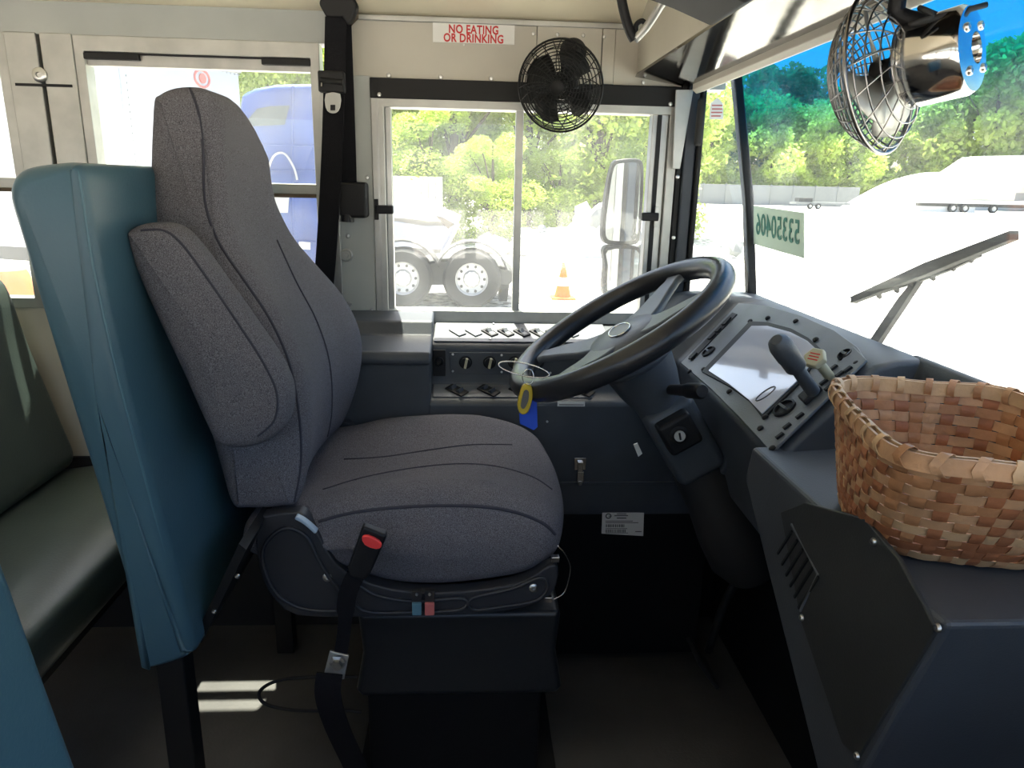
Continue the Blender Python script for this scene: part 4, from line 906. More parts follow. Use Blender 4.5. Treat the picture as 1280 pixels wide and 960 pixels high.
# ================================================================ FANS
def fan(name, label, c, ax, rad, m, motor_m, mount, motor_len=.05, motor_r=.03, depth=.05, nsp=22, wire=.0011, upv=Vector((0, 0, 1))):
    """c: cage centre; ax: blowing direction"""
    ax = Vector(ax).normalized(); u = (upv-ax*upv.dot(ax)).normalized(); v = ax.cross(u)
    t0 = thing(name, label, 'fan', mount)
    def pt(r, a, h): return c+u*r*math.cos(a)+v*r*math.sin(a)+ax*h
    for sgn, nm in ((1, 'front_cage'), (-1, 'rear_cage')):
        bm = NB(); H = depth*.5*(1.0 if sgn > 0 else .8)
        prof = lambda q: sgn*H*(1-q**3.2)     # q = r/rad
        r_in = .16 if sgn > 0 else .34
        for q in ([.18, .25, .32, .39, .46, .53, .60, .67, .74, .81, .88, .95] if sgn > 0 else [.36, .52, .68, .84, .94]):
            tube(bm, [pt(rad*q, a, prof(q)) for a in [2*math.pi*i/40 for i in range(40)]], wire, 5, True)
        for k in range(nsp if sgn > 0 else 16):
            a0 = 2*math.pi*k/(nsp if sgn > 0 else 16)
            tube(bm, [pt(rad*(r_in+(1-r_in)*i/9), a0+sgn*.45*(i/9), prof(r_in+(1-r_in)*i/9)) for i in range(10)], wire, 5)
        obj(nm, bm, m, t0, smooth=True, kind='stuff')
    bm = NB(); tube(bm, [pt(rad, a, 0) for a in [2*math.pi*i/48 for i in range(48)]], wire*2.2, 8, True); obj('cage_rim', bm, m, t0, smooth=True)
    bm = NB(); lathe(bm, c+ax*depth*.42, ax, [(0, 0), (rad*.16, 0), (rad*.16, .003), (rad*.10, .006), (0, .006)], 24); obj('cage_badge', bm, m, t0, smooth=40)
    for k in range(4):
        bm = NB(); a0 = k*math.pi/2+.4; pts = []
        A = []; B = []
        for i in range(7):
            f = i/6; aa = a0+f*1.15; r = rad*.84*(1-.12*(2*f-1)**2); h = -.014+.026*f
            A.append((pt(rad*.14, a0+f*.9, h*.5), pt(r*.6, a0+f*1.05, h*.8), pt(r, aa, h)))
        rows = [[bm.verts.new(p) for p in a] for a in A]
        for r0, r1 in zip(rows, rows[1:]):
            for j in range(2): bm.faces.new((r0[j], r0[j+1], r1[j+1], r1[j]))
        o = obj('blade', bm, 'blackmetal' if motor_m != 'chrome' else 'alum_light', t0, smooth=True); md = o.modifiers.new('s', 'SOLIDIFY'); md.thickness = .0012
    bm = NB(); lathe(bm, c-ax*.015, ax, [(0, 0), (rad*.16, 0), (rad*.16, .022), (0, .026)], 20); obj('blade_hub', bm, 'blackmetal', t0, smooth=40)
    bm = NB(); b0 = -depth*.34; mr = motor_r
    lathe(bm, c+ax*(b0-motor_len), ax, [(0, .004), (mr*.35, .004), (mr*.35, -.002), (mr*.75, 0), (mr*.93, .002), (mr, .008), (mr, motor_len-.006), (mr*.92, motor_len), (0, motor_len)], 36); mo = obj('motor', bm, motor_m, t0, smooth=35)
    return t0, mo, pt
f1c = P(700, 108, Y=1.655)
t1, mo1, pt1 = fan('cabin_fan', 'small black cage fan mounted on the cream header above the driver window', f1c, Vector((-.36, -.90, -.20)), .093, 'blackmetal', 'blackmetal', P(714, 66, Y=YW-.01), motor_len=.04)
bm = NB(); mt1 = P(716, 66, Y=YW-.012); lathe(bm, mt1, (0, -1, 0), [(0, -.002), (.030, -.002), (.030, .012), (.022, .022), (0, .024)], 24); obj('wall_base', bm, 'black', t1, smooth=40)
bm = NB(); tube(bm, smooth_path([mt1+Vector((0, -.02, 0)), mt1+Vector((.0, -.06, -.01)), f1c-Vector((-.36, -.9, -.2))*.045], 4), .010, 8); obj('fan_arm', bm, 'blackmetal', t1, smooth=True)
bm = NB(); lathe(bm, P(712, 62, Y=1.70), (-.2, -.9, 0), [(0, 0), (.020, 0), (.020, .008), (.010, .012), (0, .012)], 20); obj('pivot_knob', bm, 'black', t1, smooth=40)
f2c = P(1100, 92, Y=.87); ax2 = Vector((-.60, .77, -.17)).normalized()
t2, mo2, pt2 = fan('cabin_fan', 'chrome motor cage fan hanging beside the windshield at upper right', f2c, ax2, .089, 'wire', 'chrome', P(1150, -20, Y=.80), motor_len=.066, motor_r=.046, depth=.088, nsp=30, wire=.0011)
for a in range(4):
    aa = a*math.pi/2+.6; c = f2c-ax2*(.088*.34+.066+.001); u_ = (Vector((0,0,1))-ax2*ax2.z).normalized(); v_ = ax2.cross(u_)
    screw(t2, c+(u_*math.cos(aa)+v_*math.sin(aa))*.030, -ax2, .005)
hp = P(1128, -6, Y=.84); bm = NB(); q = smooth_path([f2c-ax2*.055+Vector((0, 0, .035)), P(1125, 20, Y=.84), P(1122, 0, Y=.84), Vector((P(1122,0,Y=.84).x, .84, 1.455))], 4); tube(bm, q, .009, 10); obj('hanger', bm, 'black', t2, smooth=True)
bm = NB(); q = smooth_path([f2c-ax2*.06+Vector((0, 0, .04)), P(1150, 10, Y=.80), P(1165, 20, Y=.79), P(1140, 30, Y=.80), f2c-ax2*.10+Vector((0, 0, .04))], 5); tube(bm, q, .003, 8); obj('fan_wire', bm, 'rubber', t2, smooth=True)
# ================================================================ OVERHEAD BITS
vb = thing('overhead_bracket', 'thin metal V-shaped arm hanging from the ceiling above the wheel', 'bracket', P(795, 50, Y=1.25))
bm = NB(); tube(bm, smooth_path([P(772,-40,Y=1.25), P(778,5,Y=1.25), P(786,35,Y=1.25), P(793,50,Y=1.25)], 4), .008, 8); obj('rear_arm', bm, 'black', vb, smooth=True)
bm = NB(); tube(bm, smooth_path([P(793,50,Y=1.25), P(808,34,Y=1.24), P(825,8,Y=1.22), P(846,-25,Y=1.2)], 4), .007, 8); obj('front_arm', bm, 'alum_light', vb, smooth=True)
bm = NB(); tube(bm, smooth_path([P(796,48,Y=1.25), P(795,32,Y=1.25), P(803,26,Y=1.25), P(808,33,Y=1.25)], 4), .004, 8); obj('hook', bm, 'black', vb, smooth=True)
hb = thing('overhead_unit', 'black angular housing hanging from the header at the top edge', 'housing', P(880, 10, Y=1.1))
bm = NB(); q = PX([(842,12),(888,33),(944,0),(944,-60),(800,-60),(800,-4)], Y=1.12); prism(bm, q, (0, -.14, 0.0)); obj('housing_shell', bm, 'rubber', hb, bevel=.004)
bm = NB(); q = PX([(866,16),(872,20),(905,-2),(900,-8)], Y=1.115); prism(bm, q, (0, -.006, 0)); obj('housing_strip', bm, 'trim', hb)
# ================================================================ OUTSIDE
GZ = -1.0
bm = NB(); q = [(-260, -60, GZ), (330, -60, GZ), (330, 330, GZ), (-260, 330, GZ)]; bm.faces.new([bm.verts.new(v) for v in q]); g = obj('ground', bm, 'gravel'); g['kind'] = 'structure'
# trees -----------------------------------------------------------
def tree_meshes(seed, m, n, leaf, H=12, Rr=4.2):
    rr = random.Random(seed); V = []; Fc = []
    blobs = []
    for _ in range(26):
        a = rr.random()*6.283; h = rr.uniform(.08, .95); rad = Rr*(1-abs(h-.45)*1.0)*rr.uniform(.25, .95)
        blobs.append((Vector((rad*math.cos(a), rad*math.sin(a), h*H)), rr.uniform(.9, 1.9)*Rr/4.2))
    for _ in range(n):
        c, br = rr.choice(blobs); d = Vector((rr.gauss(0, 1), rr.gauss(0, 1), rr.gauss(0, .8))).normalized()
        p = c+d*br*rr.uniform(.45, 1.05)**.6; a = Vector((rr.gauss(0, 1), rr.gauss(0, 1), rr.gauss(0, 1))).normalized(); b = a.cross(Vector((rr.gauss(0, 1), rr.gauss(0, 1), rr.gauss(0, 1)))).normalized(); s = leaf*rr.uniform(.6, 1.4)
        i = len(V); V += [p-a*s, p+b*s*.55, p+a*s, p-b*s*.55]; Fc.append((i, i+1, i+2, i+3))
    me = bpy.data.meshes.new('foliage'); me.from_pydata(V, [], Fc); me.materials.append(M[m])
    bt = NB(); tube(bt, [Vector((0, 0, 0)), Vector((.1, 0, H*.3)), Vector((-.1, .1, H*.6)), Vector((0, 0, H*.9))], [.28, .22, .14, .05], 8)
    for c, br in blobs[:9]: tube(bt, [Vector((0, 0, max(.5, c.z*.5))), c*.6+Vector((0, 0, c.z*.25)), c], [.09, .06, .03], 5)
    mt = bpy.data.meshes.new('trunk'); bt.to_mesh(mt); bt.free(); mt.materials.append(M['bark'])
    return me, mt
TM = {'y': tree_meshes(1, 'leafA', 20000, .13), 'g': tree_meshes(2, 'leafB', 20000, .13), 'd': tree_meshes(3, 'leafC', 20000, .13),
      'fy': tree_meshes(4, 'leafA', 8000, .28), 'fg': tree_meshes(5, 'leafB', 8000, .28), 'fd': tree_meshes(6, 'leafC', 8000, .28)}
def tree(kind, x, y, s, label, group, sx=1.0):
    o = thing('leafy_tree', label, 'tree', (x, y, GZ), group); o.scale = (s*sx, s*sx, s); o.rotation_euler.z = rnd.random()*6
    for nm, me in (('foliage', TM[kind][0]), ('trunk', TM[kind][1])):
        c = bpy.data.objects.new(nm, me); COL.objects.link(c); c.parent = o
    return o
KC = {'y': 'yellow-green leafy', 'g': 'mid-green leafy', 'd': 'dark green leafy', 'fy': 'sunlit yellow-green', 'fg': 'mid-green', 'fd': 'dark green'}
ORD = 'first second third fourth fifth sixth seventh eighth ninth tenth eleventh twelfth thirteenth fourteenth fifteenth sixteenth seventeenth eighteenth nineteenth twentieth twenty-first twenty-second twenty-third twenty-fourth'.split()
L1 = {'y': 'sunlit yellow-green leafy tree in the grove seen through the side windows', 'g': 'mid-green leafy tree in the grove seen through the side windows', 'd': 'darker green leafy tree in the grove seen through the side windows'}
for i, (x, k) in enumerate([(-17, 'g'), (-13.5, 'd'), (-10, 'g'), (-7.6, 'y'), (-3.6, 'g'), (-.8, 'y'), (2.6, 'y'), (5.6, 'y'), (8.2, 'y')]):
    tree(k, x, 34+rnd.uniform(-2, 2), rnd.uniform(.80, 1.05), '%s tree, %s from the left in the front row of the roadside grove' % (KC[k], ORD[i]), 'front row of the grove')
for i, (x, k) in enumerate([(-20, 'd'), (-15, 'g'), (-9, 'g'), (8.2, 'g')]):
    tree(k, x, 42+rnd.uniform(-2, 2), rnd.uniform(1.1, 1.4), 'taller %s tree, %s from the left in the back row of the grove' % (KC[k], ORD[i]), 'back row of the grove')
for j, (x, y, s) in enumerate(((-1.6, 29, .42), (.8, 28, .33), (3.6, 30, .3), (6.4, 30, .3))): tree('y', x, y, s, 'low green bush at the foot of the grove, %s from the left' % ORD[j], 'bushes in front of the grove', 1.4)
L2 = {'fy': 'sunlit yellow-green tree standing beyond the grey fence far ahead', 'fg': 'mid-green tree standing beyond the grey fence far ahead', 'fd': 'dark green tall tree standing beyond the grey fence far ahead'}
def wpt(px, Y): p = P(px, 240, Y=Y); return p.x, p.y
for i, (px, Y, s, k) in enumerate([(862, 122, 1.3, 'fg'), (884, 116, 1.25, 'fy'), (905, 122, 1.35, 'fg'), (925, 124, 1.55, 'fd'), (948, 128, 1.9, 'fd'), (962, 118, 1.35, 'fy'), (985, 128, 1.85, 'fd'), (1000, 118, 1.25, 'fy'), (1022, 120, 1.3, 'fy'), (1040, 128, 1.5, 'fg'), (1058, 120, 1.3, 'fy'), (1078, 126, 1.3, 'fg'), (1100, 122, 1.15, 'fg'), (1125, 125, 1.3, 'fg'), (1150, 122, 1.35, 'fg'), (1176, 118, 1.55, 'fg'), (1200, 118, 1.9, 'fg'), (1228, 112, 2.0, 'fg'), (1252, 112, 1.75, 'fg'), (1280, 110, 1.3, 'fg'), (1310, 108, 1.5, 'fd'), (1350, 100, 1.4, 'fg'), (1400, 95, 1.4, 'fg')]):
    x, y = wpt(px, Y); tree(k, x, y, s*1.0, '%s tree beyond the far fence, %s to the right of the windshield pillar' % (KC[k], ORD[i]), 'trees beyond the far fence')
# grey fence with panels -------------------------------------------
fn = thing('perimeter_fence', 'long grey panel fence across the far side of the gravel lot', 'fence', (40, 110, GZ))
fx0, fx1 = P(790, 240, Y=112).x, P(1075, 240, Y=110).x; n = 10
for k in range(n):
    a = fx0+(fx1-fx0)*k/n; b = fx0+(fx1-fx0)*(k+1)/n; bm = NB(); box(bm, (a+.05, 110, GZ), (b-.05, 110.15, GZ+2.9)); obj('fence_panel', bm, 'fence', fn)
    bm = NB(); box(bm, (a-.08, 109.9, GZ), (a+.08, 110.2, GZ+3.0)); obj('fence_post', bm, 'fence', fn)
fn2 = thing('board_fence', 'pale grey board fence partly hidden behind the white hopper beyond the driver window', 'fence', (-3, 27, GZ))
for k in range(10):
    x = -3.6+.26*k; bm = NB(); box(bm, (x, 27, GZ), (x+.24, 27.05, GZ+2.4)); obj('fence_board', bm, 'white', fn2)
# white mound, far flat trailer, far semi trailer ------------------
mo = P(1115, 262, Y=95); a = P(1050, 264, Y=95); b = P(1190, 264, Y=95)
bm = NB(); rows = []
L_ = b.x-a.x
for j in range(13):
    f = j/12; hh = 5.0*(math.sin(math.pi*min(1, f*.62+.0)))**.9; x = a.x+L_*f; row = []
    for i in range(13):
        t = math.pi*i/12; row.append(bm.verts.new((x, 95+4.5*math.cos(t)*(.3+.7*min(1, f*2)), GZ-.05+max(.02, hh*math.sin(t)))))
    rows.append(row)
for r0, r1 in zip(rows, rows[1:]):
    for i in range(12): bm.faces.new((r0[i], r0[i+1], r1[i+1], r1[i]))
bm.faces.new(rows[-1]); tag(obj('white_mound', bm, 'white', smooth=40), 'long white sloping mound far across the lot in front of the trees', 'mound')
def wheel(par, c, r, wd, axis=(0, 1, 0), nlug=8, cup=True):
    c = Vector(c); ax = Vector(axis).normalized(); bm = NB(); lathe(bm, c-ax*wd*.5, ax, [(r*.56, 0), (r*.90, 0), (r, wd*.12), (r, wd*.88), (r*.90, wd), (r*.56, wd)], 32); t = obj('tire', bm, 'tire', par, smooth=35)
    bm = NB(); lathe(bm, c-ax*wd*.48, ax, [(r*.57, 0), (r*.52, .02), (r*.50, .05), (r*.30, .07), (r*.24, .01), (r*.12, .0), (0, 0)], 28); rm = obj('wheel_rim', bm, 'rim', t, smooth=35)
    return t, rm
def lugs(par, c, r, m='chassis', n=10, q=.40, s=.055, y=.18):
    c = Vector(c)
    for k in range(n):
        a = 2*math.pi*k/n; p = c+Vector((math.cos(a)*r*q, -y, math.sin(a)*r*q)); bm = NB(); cyl(bm, p, p+Vector((0, .03, 0)), r*s, n=10); obj('hand_hole' if s > .045 else 'wheel_nut', bm, m, par)
ft = thing('flatbed_trailer', 'low white flatbed trailer far away by the mound at the right edge', 'trailer', P(1215, 266, Y=90))
a = P(1150, 248, Y=90); b = P(1290, 248, Y=90)
bm = NB(); box(bm, (a.x, 90, GZ+1.1), (b.x+6, 92.5, GZ+1.5)); obj('flatbed', bm, 'white', ft)
bm = NB(); box(bm, (P(1208, 240, Y=90).x, 90.3, GZ+1.5), (P(1272, 240, Y=90).x, 92.4, GZ+4.4)); obj('cargo_box', bm, mat('cream_box', (.60, .55, .45), .6), ft)
bm = NB(); box(bm, (a.x, 90.4, GZ+.7), (b.x+6, 92.1, GZ+1.1)); obj('trailer_frame', bm, 'chassis', ft)
for px in (1192, 1207, 1243): wheel(ft, (P(px, 258, Y=90).x, 90.2, GZ+.52), .52, .5)
lr = thing('parked_flat_trailer', 'small dark flat trailer parked far away before the grey fence', 'trailer', P(1025, 262, Y=92))
a = P(995, 256, Y=92); b = P(1062, 262, Y=92)
bm = NB(); box(bm, (a.x, 92, GZ+.55), (b.x, 94, GZ+.85)); obj('deck', bm, 'fence', lr)
for px in (1012, 1022): wheel(lr, (P(px, 262, Y=92).x, 92.0, GZ+.35), .35, .3)
bm = NB(); box(bm, (a.x+.5, 92.2, GZ+.85), (a.x+2.2, 93.6, GZ+1.35)); obj('winch_box', bm, 'chassis', lr)
# shelter roof behind the mound
sr = thing('shed', 'white shed with sloping roof behind the far mound at right', 'shed', P(1225, 240, Y=104))
a = P(1170, 215, Y=104); b = P(1278, 215, Y=104); zt = P(1270, 196, Y=104).z
bm = NB(); prism(bm, [(a.x, 104, 1.6), (b.x+3, 104, 1.6), (b.x+3, 104, zt+.4), (b.x-6, 104, zt)], (0, 5, 0)); obj('roof', bm, 'white', sr)
bm = NB(); box(bm, (a.x+.3, 104.3, GZ), (b.x+2.5, 108.7, 1.6)); obj('wall', bm, 'shadedwhite', sr)
# white box trailer through window_2 --------------------------------
c0 = Vector((-4.62, 10.4, 0)); c1 = Vector((-3.75, 12.7, 0)); dside = (c1-c0).normalized(); dl = Vector((-dside.y, dside.x, 0))*1.0
if dl.x > 0: dl = -dl
tz = P(190, 53, Y=c0.y).z; tz2 = P(303, 78, Y=c1.y).z; tz = (tz+tz2)/2
bt = thing('box_trailer', 'tall white box trailer parked beside the bus, seen through the window behind the seat', 'trailer', (c0.x, c0.y, GZ))
bm = NB(); q = [c0, c1, c1+dl*14, c0+dl*14]; hexa(bm, [Vector((p.x, p.y, GZ+1.15)) for p in q], [Vector((p.x, p.y, tz)) for p in q]); obj('cargo_body', bm, 'white', bt)
bm = NB(); nn = -dl*-.02; e = -dl*.03; q = [c0+dside*.03-dl*.03, c1-dside*.03-dl*.03, c1-dside*.03, c0+dside*.03]; hexa(bm, [Vector((p.x, p.y, GZ+1.25)) for p in q], [Vector((p.x, p.y, tz-.12)) for p in q]); obj('end_panel', bm, 'shadedwhite', bt)
bm = NB(); q = [c0-dl*.05-dside*.03, c1-dl*.05+dside*.03, c1+dl*.05+dside*.03, c0+dl*.05-dside*.03]; hexa(bm, [Vector((p.x, p.y, tz-.10)) for p in q], [Vector((p.x, p.y, tz+.03)) for p in q]); obj('top_rail', bm, 'alum_light', bt)
bm = NB()
for j in range(2):
    for i in range(26):
        p = c0+(c1-c0)*((i+.5)/26)-dl*.05; cyl(bm, Vector((p.x, p.y, tz-.05-j*.09)), Vector((p.x, p.y, tz-.05-j*.09))-dl*.012, .012, n=6)
for i in range(30):
    p = c0+(c1-c0)*.05-dl*.03; z = GZ+1.4+i*.09; cyl(bm, Vector((p.x, p.y, z)), Vector((p.x, p.y, z))-dl*.012, .012, n=6)
obj('rivet_rows', bm, 'alum', bt, kind='stuff')
ec = c0+(c1-c0)*.64-dl*.035; bm = NB(); tube(bm, [Vector((ec.x, ec.y, tz-.30))+dside*.16*math.cos(t)+Vector((0, 0, .12*math.sin(t))) for t in [2*math.pi*i/20 for i in range(20)]], .018, 6, True); obj('side_emblem', bm, 'pink', bt)
bm = NB(); cyl(bm, ec-dl*.0+Vector((0, 0, 0))+Vector((0, 0, tz-.30)), ec-dl*.02+Vector((0, 0, tz-.30)), .07); obj('emblem_centre', bm, 'pink', bt)
bm = NB(); q = [c0-dl*-.3, c1-dl*-.3, c1+dl*13.5, c0+dl*13.5]; hexa(bm, [Vector((p.x, p.y, GZ+.95)) for p in q], [Vector((p.x, p.y, GZ+1.15)) for p in q]); obj('underframe', bm, 'chassis', bt)
for k in (10.5, 12):
    wheel(bt, c0+dl*k+dside*.3+Vector((0, 0, GZ+.52)), .52, .5, axis=dside)
wheel(bt, c0+dl*1.6+dside*.3+Vector((0, 0, GZ+.52)), .52, .5, axis=dside)
# blue tractor ------------------------------------------------------
YT = 13.2
tk = thing('blue_truck_tractor', 'blue sleeper cab truck tractor with tandem rear wheels parked across the side windows', 'truck', (P(400, 300, Y=YT).x, YT, GZ))
def tp(px, py, dy=0): p = P(px, py, Y=YT); return Vector((p.x, YT+dy, p.z))
out = [(300,118),(318,110),(345,105),(400,104),(452,106),(456,130),(457,380),(420,384),(300,384),(200,384),(190,300),(215,262),(290,250),(296,180)]
bm = NB(); prism(bm, [tp(*q) for q in out], (0, 2.4, 0)); obj('cab', bm, 'truckblue', tk, bevel=.10)
bm = NB(); prism(bm, [tp(308,152,-.02), tp(322,136,-.02), tp(338,133,-.02), tp(362,132,-.02), tp(356,156,-.02), tp(314,158,-.02)], (0, .04, 0)); obj('side_window', bm, 'dkglass', tk)
for a0, b0 in (((366, 108), (366, 380)), ((303, 180), (456, 184)), ((303, 212), (456, 214)), ((300, 300), (456, 302))):
    bm = NB(); tube(bm, [tp(*a0, -.01), tp(*b0, -.01)], .018, 6); obj('body_seam', bm, 'truckblue', tk)
bm = NB(); prism(bm, [tp(338,243,-.02), tp(362,243,-.02), tp(360,266,-.02), tp(340,266,-.02)], (0, .03, 0)); obj('vent_panel', bm, 'rim', tk)
bm = NB(); prism(bm, [tp(374,302,-.02), tp(388,303,-.02), tp(388,312,-.02), tp(374,311,-.02)], (0, .03, 0)); obj('cab_decal', bm, 'white', tk)
bm = NB(); tube(bm, smooth_path([tp(333,222,-.03), tp(342,196,-.03), tp(356,192,-.03), tp(368,210,-.03), tp(372,225,-.03)], 4), .02, 6); obj('grab_rail', bm, 'rim', tk)
bm = NB(); prism(bm, [tp(440,338), tp(500,336), tp(560,326), tp(636,338), tp(646,346), tp(636,356), tp(440,356)], (0, 1.9, 0)); obj('frame_rail', bm, 'chassis', tk)
wr = .53
for px in (498, 592):
    c = tp(px, 0); c = Vector((c.x, YT+.1, GZ+wr)); t, rm = wheel(tk, c, wr, .55)
    lugs(t, c, wr*1.0, 'chassis', 10, .43, .05, .23); lugs(t, c, wr*1.0, 'rim', 10, .24, .03, .26)
    bm = NB(); pts = [c+Vector((math.cos(a)*.66, .12, math.sin(a)*.66)) for a in [R(15+i*150/12) for i in range(13)]]; band(bm, pts, Vector((0, 1, 0)), .62, .03); obj('fender', bm, 'chassis', tk)
bm = NB(); prism(bm, [tp(626,336,.1), tp(640,340,.1), tp(634,378,.1), tp(624,378,.1)], (0, .5, 0)); obj('mud_flap', bm, 'rubber', tk)
# white hopper on the ground just behind the chassis
YH = 16.5
wh = thing('white_hopper', 'white angular hopper body propped behind the black truck chassis', 'hopper', (P(520, 330, Y=YH).x, YH, GZ))
def hp_(px, py, dy=0): p = P(px, py, Y=YH); return Vector((p.x, YH+dy, p.z))
bm = NB(); prism(bm, [hp_(440,225), hp_(505,238), hp_(545,262), hp_(575,275), hp_(570,282), hp_(546,276), hp_(490,272), hp_(440,268)], (0, 2.4, 0)); obj('upper_plate', bm, 'white', wh, bevel=.02)
bm = NB(); prism(bm, [hp_(440,276), hp_(490,276), hp_(530,283), hp_(572,282), hp_(562,300), hp_(552,312), hp_(500,309), hp_(440,304)], (0, 2.4, 0)); obj('lower_plate', bm, 'white', wh, bevel=.02)
bm = NB(); prism(bm, [hp_(545,270,-.03), hp_(552,271,-.03), hp_(568,280,-.03), hp_(560,286,-.03)], (0, .03, 0)); obj('open_end', bm, 'bark', wh)
bm = NB(); tube(bm, [hp_(572,280,-.02), hp_(555,312,-.02), hp_(552,330,-.02)], .07, 6); obj('strut', bm, 'rim', wh)
bm = NB(); box(bm, (hp_(440,0).x, YH+.3, GZ), (hp_(548,0).x, YH+2.1, hp_(500,309).z+.02)); obj('base_frame', bm, 'fence', wh)
# traffic cone
cp = P(703, 373, Z=GZ); cn = thing('traffic_cone', 'orange traffic cone standing alone on the gravel outside the driver window', 'cone', cp)
bm = NB(); box(bm, (cp.x-.24, cp.y-.24, GZ), (cp.x+.24, cp.y+.24, GZ+.04)); obj('cone_base', bm, 'orange', cn)
bm = NB(); lathe(bm, (cp.x, cp.y, GZ+.04), (0, 0, 1), [(.17, 0), (.125, .22)], 20); obj('lower_cone', bm, 'orange', cn, smooth=40)
bm = NB(); lathe(bm, (cp.x, cp.y, GZ+.26), (0, 0, 1), [(.125, 0), (.09, .17)], 20); obj('reflective_collar', bm, 'white', cn, smooth=40)
bm = NB(); lathe(bm, (cp.x, cp.y, GZ+.43), (0, 0, 1), [(.09, 0), (.03, .28), (0, .28)], 20); obj('upper_cone', bm, 'orange', cn, smooth=40)
# orange barrel by the far-left window
bp_ = P(14, 384, Y=9); br = thing('orange_barrel', 'orange road barrel seen low through the far left window', 'barrel', (bp_.x, 9, GZ))
bm = NB(); lathe(bm, (bp_.x, 9, GZ), (0, 0, 1), [(.34, 0), (.34, .08), (.29, .1), (.27, .5), (.25, 1.0), (.22, 1.08), (0, 1.08)], 24); obj('barrel_body', bm, 'orange', br, smooth=40)
bm = NB(); lathe(bm, (bp_.x, 9, GZ+.45), (0, 0, 1), [(.278, 0), (.268, .18)], 24); obj('white_band', bm, 'white', br, smooth=40)
# pile of pale rubble
rp_ = thing('rubble_pile', 'heap of pale broken rubble at the foot of the grove behind the cone', 'rubble', (4.2, 24, GZ))
for k in range(46):
    x = rnd.gauss(4.4, 1.7); y = 24+rnd.uniform(-.8, .8); h = max(.15, 1.7-abs(x-4.4)*.45)*rnd.random(); s = rnd.uniform(.12, .42)
    bm = NB(); bmesh.ops.create_icosphere(bm, subdivisions=1, radius=s, matrix=Matrix.Translation((x, y, GZ+h+s*.5)) @ Matrix.Rotation(rnd.random()*3, 4, 'X'))
    for v in bm.verts: v.co += Vector((rnd.uniform(-1, 1), rnd.uniform(-1, 1), rnd.uniform(-1, 1)))*s*.25
    obj('rubble_piece', bm, 'white' if k % 3 else 'fence', rp_)
bm = NB(); bmesh.ops.create_icosphere(bm, subdivisions=3, radius=1, matrix=Matrix.Translation((4.4, 24.2, GZ)) @ Matrix.Diagonal((3.4, 1.2, .95, 1)))
for v in bm.verts: v.co += Vector((rnd.uniform(-1, 1), rnd.uniform(-1, 1), rnd.uniform(-1, 1)))*.08
obj('rubble_core', bm, 'white', rp_)
# ================================================================ EXTERIOR MIRROR, WIPER
YM = 2.12
em = thing('exterior_mirror', 'tall exterior side mirror with a smaller convex mirror below, outside the driver window', 'mirror', P(790, 420, Y=YM))
def rr_poly(pix, y, k=3): return [Vector((p.x, y, p.z)) for p in smooth_path(PX(pix, Y=y), k, True)]
up_o = [(766,205),(775,199),(795,198),(804,204),(805,230),(803,270),(800,298),(794,306),(765,306),(755,302),(753,285),(758,240)]
bm = NB(); prism(bm, rr_poly(up_o, YM), (0, .05, 0)); obj('main_housing', bm, 'blackmetal', em, bevel=.006)
up_i = [(768,209),(778,204),(794,203),(800,209),(800,240),(798,275),(796,296),(790,301),(768,301),(759,298),(757,284),(762,240)]
bm = NB(); v_ = rr_poly(up_i, YM-.003); prism(bm, v_, (0, .004, 0)); obj('main_mirror_glass', bm, 'mirror', em)
lo_o = [(757,308),(800,309),(802,330),(800,362),(794,372),(760,372),(754,360),(756,330)]
bm = NB(); prism(bm, rr_poly(lo_o, YM), (0, .05, 0)); obj('lower_housing', bm, 'blackmetal', em, bevel=.006)
lo_i = [(760,313),(796,313),(798,332),(796,358),(791,367),(764,367),(759,358),(760,332)]
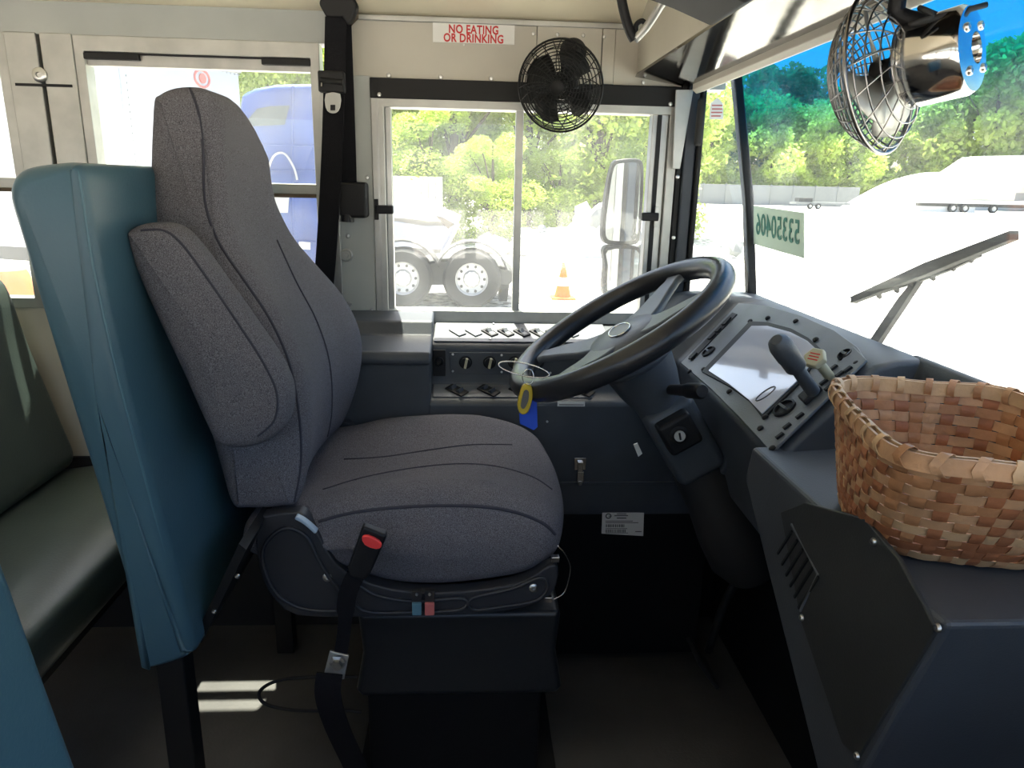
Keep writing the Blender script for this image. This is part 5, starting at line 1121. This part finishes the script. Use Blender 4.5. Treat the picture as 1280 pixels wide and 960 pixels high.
bm = NB(); prism(bm, rr_poly(lo_i, YM-.003), (0, .004, 0)); obj('lower_mirror_glass', bm, 'mirror', em)
bm = NB(); prism(bm, rr_poly([(802,312),(818,309),(828,318),(832,332),(826,350),(806,352)], YM-.02), (0, .08, 0)); obj('mirror_bracket', bm, 'blackmetal', em, bevel=.01)
bm = NB(); tube(bm, [P(822,330,Y=YM+.02), Vector((.53, 1.95, 1.05)), Vector((.542, 1.832, 1.04))], .012, 8); obj('mirror_arm', bm, 'blackmetal', em, smooth=True)
wp = thing('windshield_wiper', 'black wiper blade and arm resting across the outside of the windshield', 'wiper', P(1095, 420, X=XB+.04))
def wx(px, py, o=.0): 
    z = 1.1
    for _ in range(10): z = P(px, py, X=X_at(z)+.022+o).z
    return P(px, py, X=X_at(z)+.022+o)
bm = NB(); band(bm, [wx(1067,375), wx(1160,336), wx(1268,294)], Vector((0, .3, 1)), [.012, .019, .012], .012); obj('wiper_blade', bm, 'rubber', wp)
bm = NB(); band(bm, smooth_path([wx(1085,369,.012), wx(1115,361,.014), wx(1150,350,.016), wx(1185,337,.014), wx(1225,318,.012)], 4), Vector((0, .3, 1)), .006, .006); obj('blade_frame', bm, 'blackmetal', wp)
for px in (1098, 1120, 1140, 1165, 1190, 1212):
    f = (px-1067)/201; yy = 375-81*f; bm = NB(); band(bm, [wx(px, yy, .004), wx(px+1, yy+6+8*(1-abs(f-.45)*2), .014)], Vector((0, 1, 0)), .008, .005); obj('frame_claw', bm, 'blackmetal', wp)
bm = NB(); band(bm, [wx(1150,348,.016), wx(1128,378,.016), wx(1105,412,.016), wx(1092,432,.010)], Vector((0, 1, .3)), [.010, .018, .020, .022], .010); obj('wiper_arm', bm, 'blackmetal', wp)
# small clip on the dash by the pillar
bm = NB(); c = P(861, 349, Y=1.72); lathe(bm, c, (0, 0, 1), [(0, 0), (.018, 0), (.016, .01), (.008, .016), (0, .017)], 20)
tag(obj('dash_grommet', bm, 'blackmetal', smooth=40), 'small round black knob on the dash top at the foot of the pillar', 'knob')
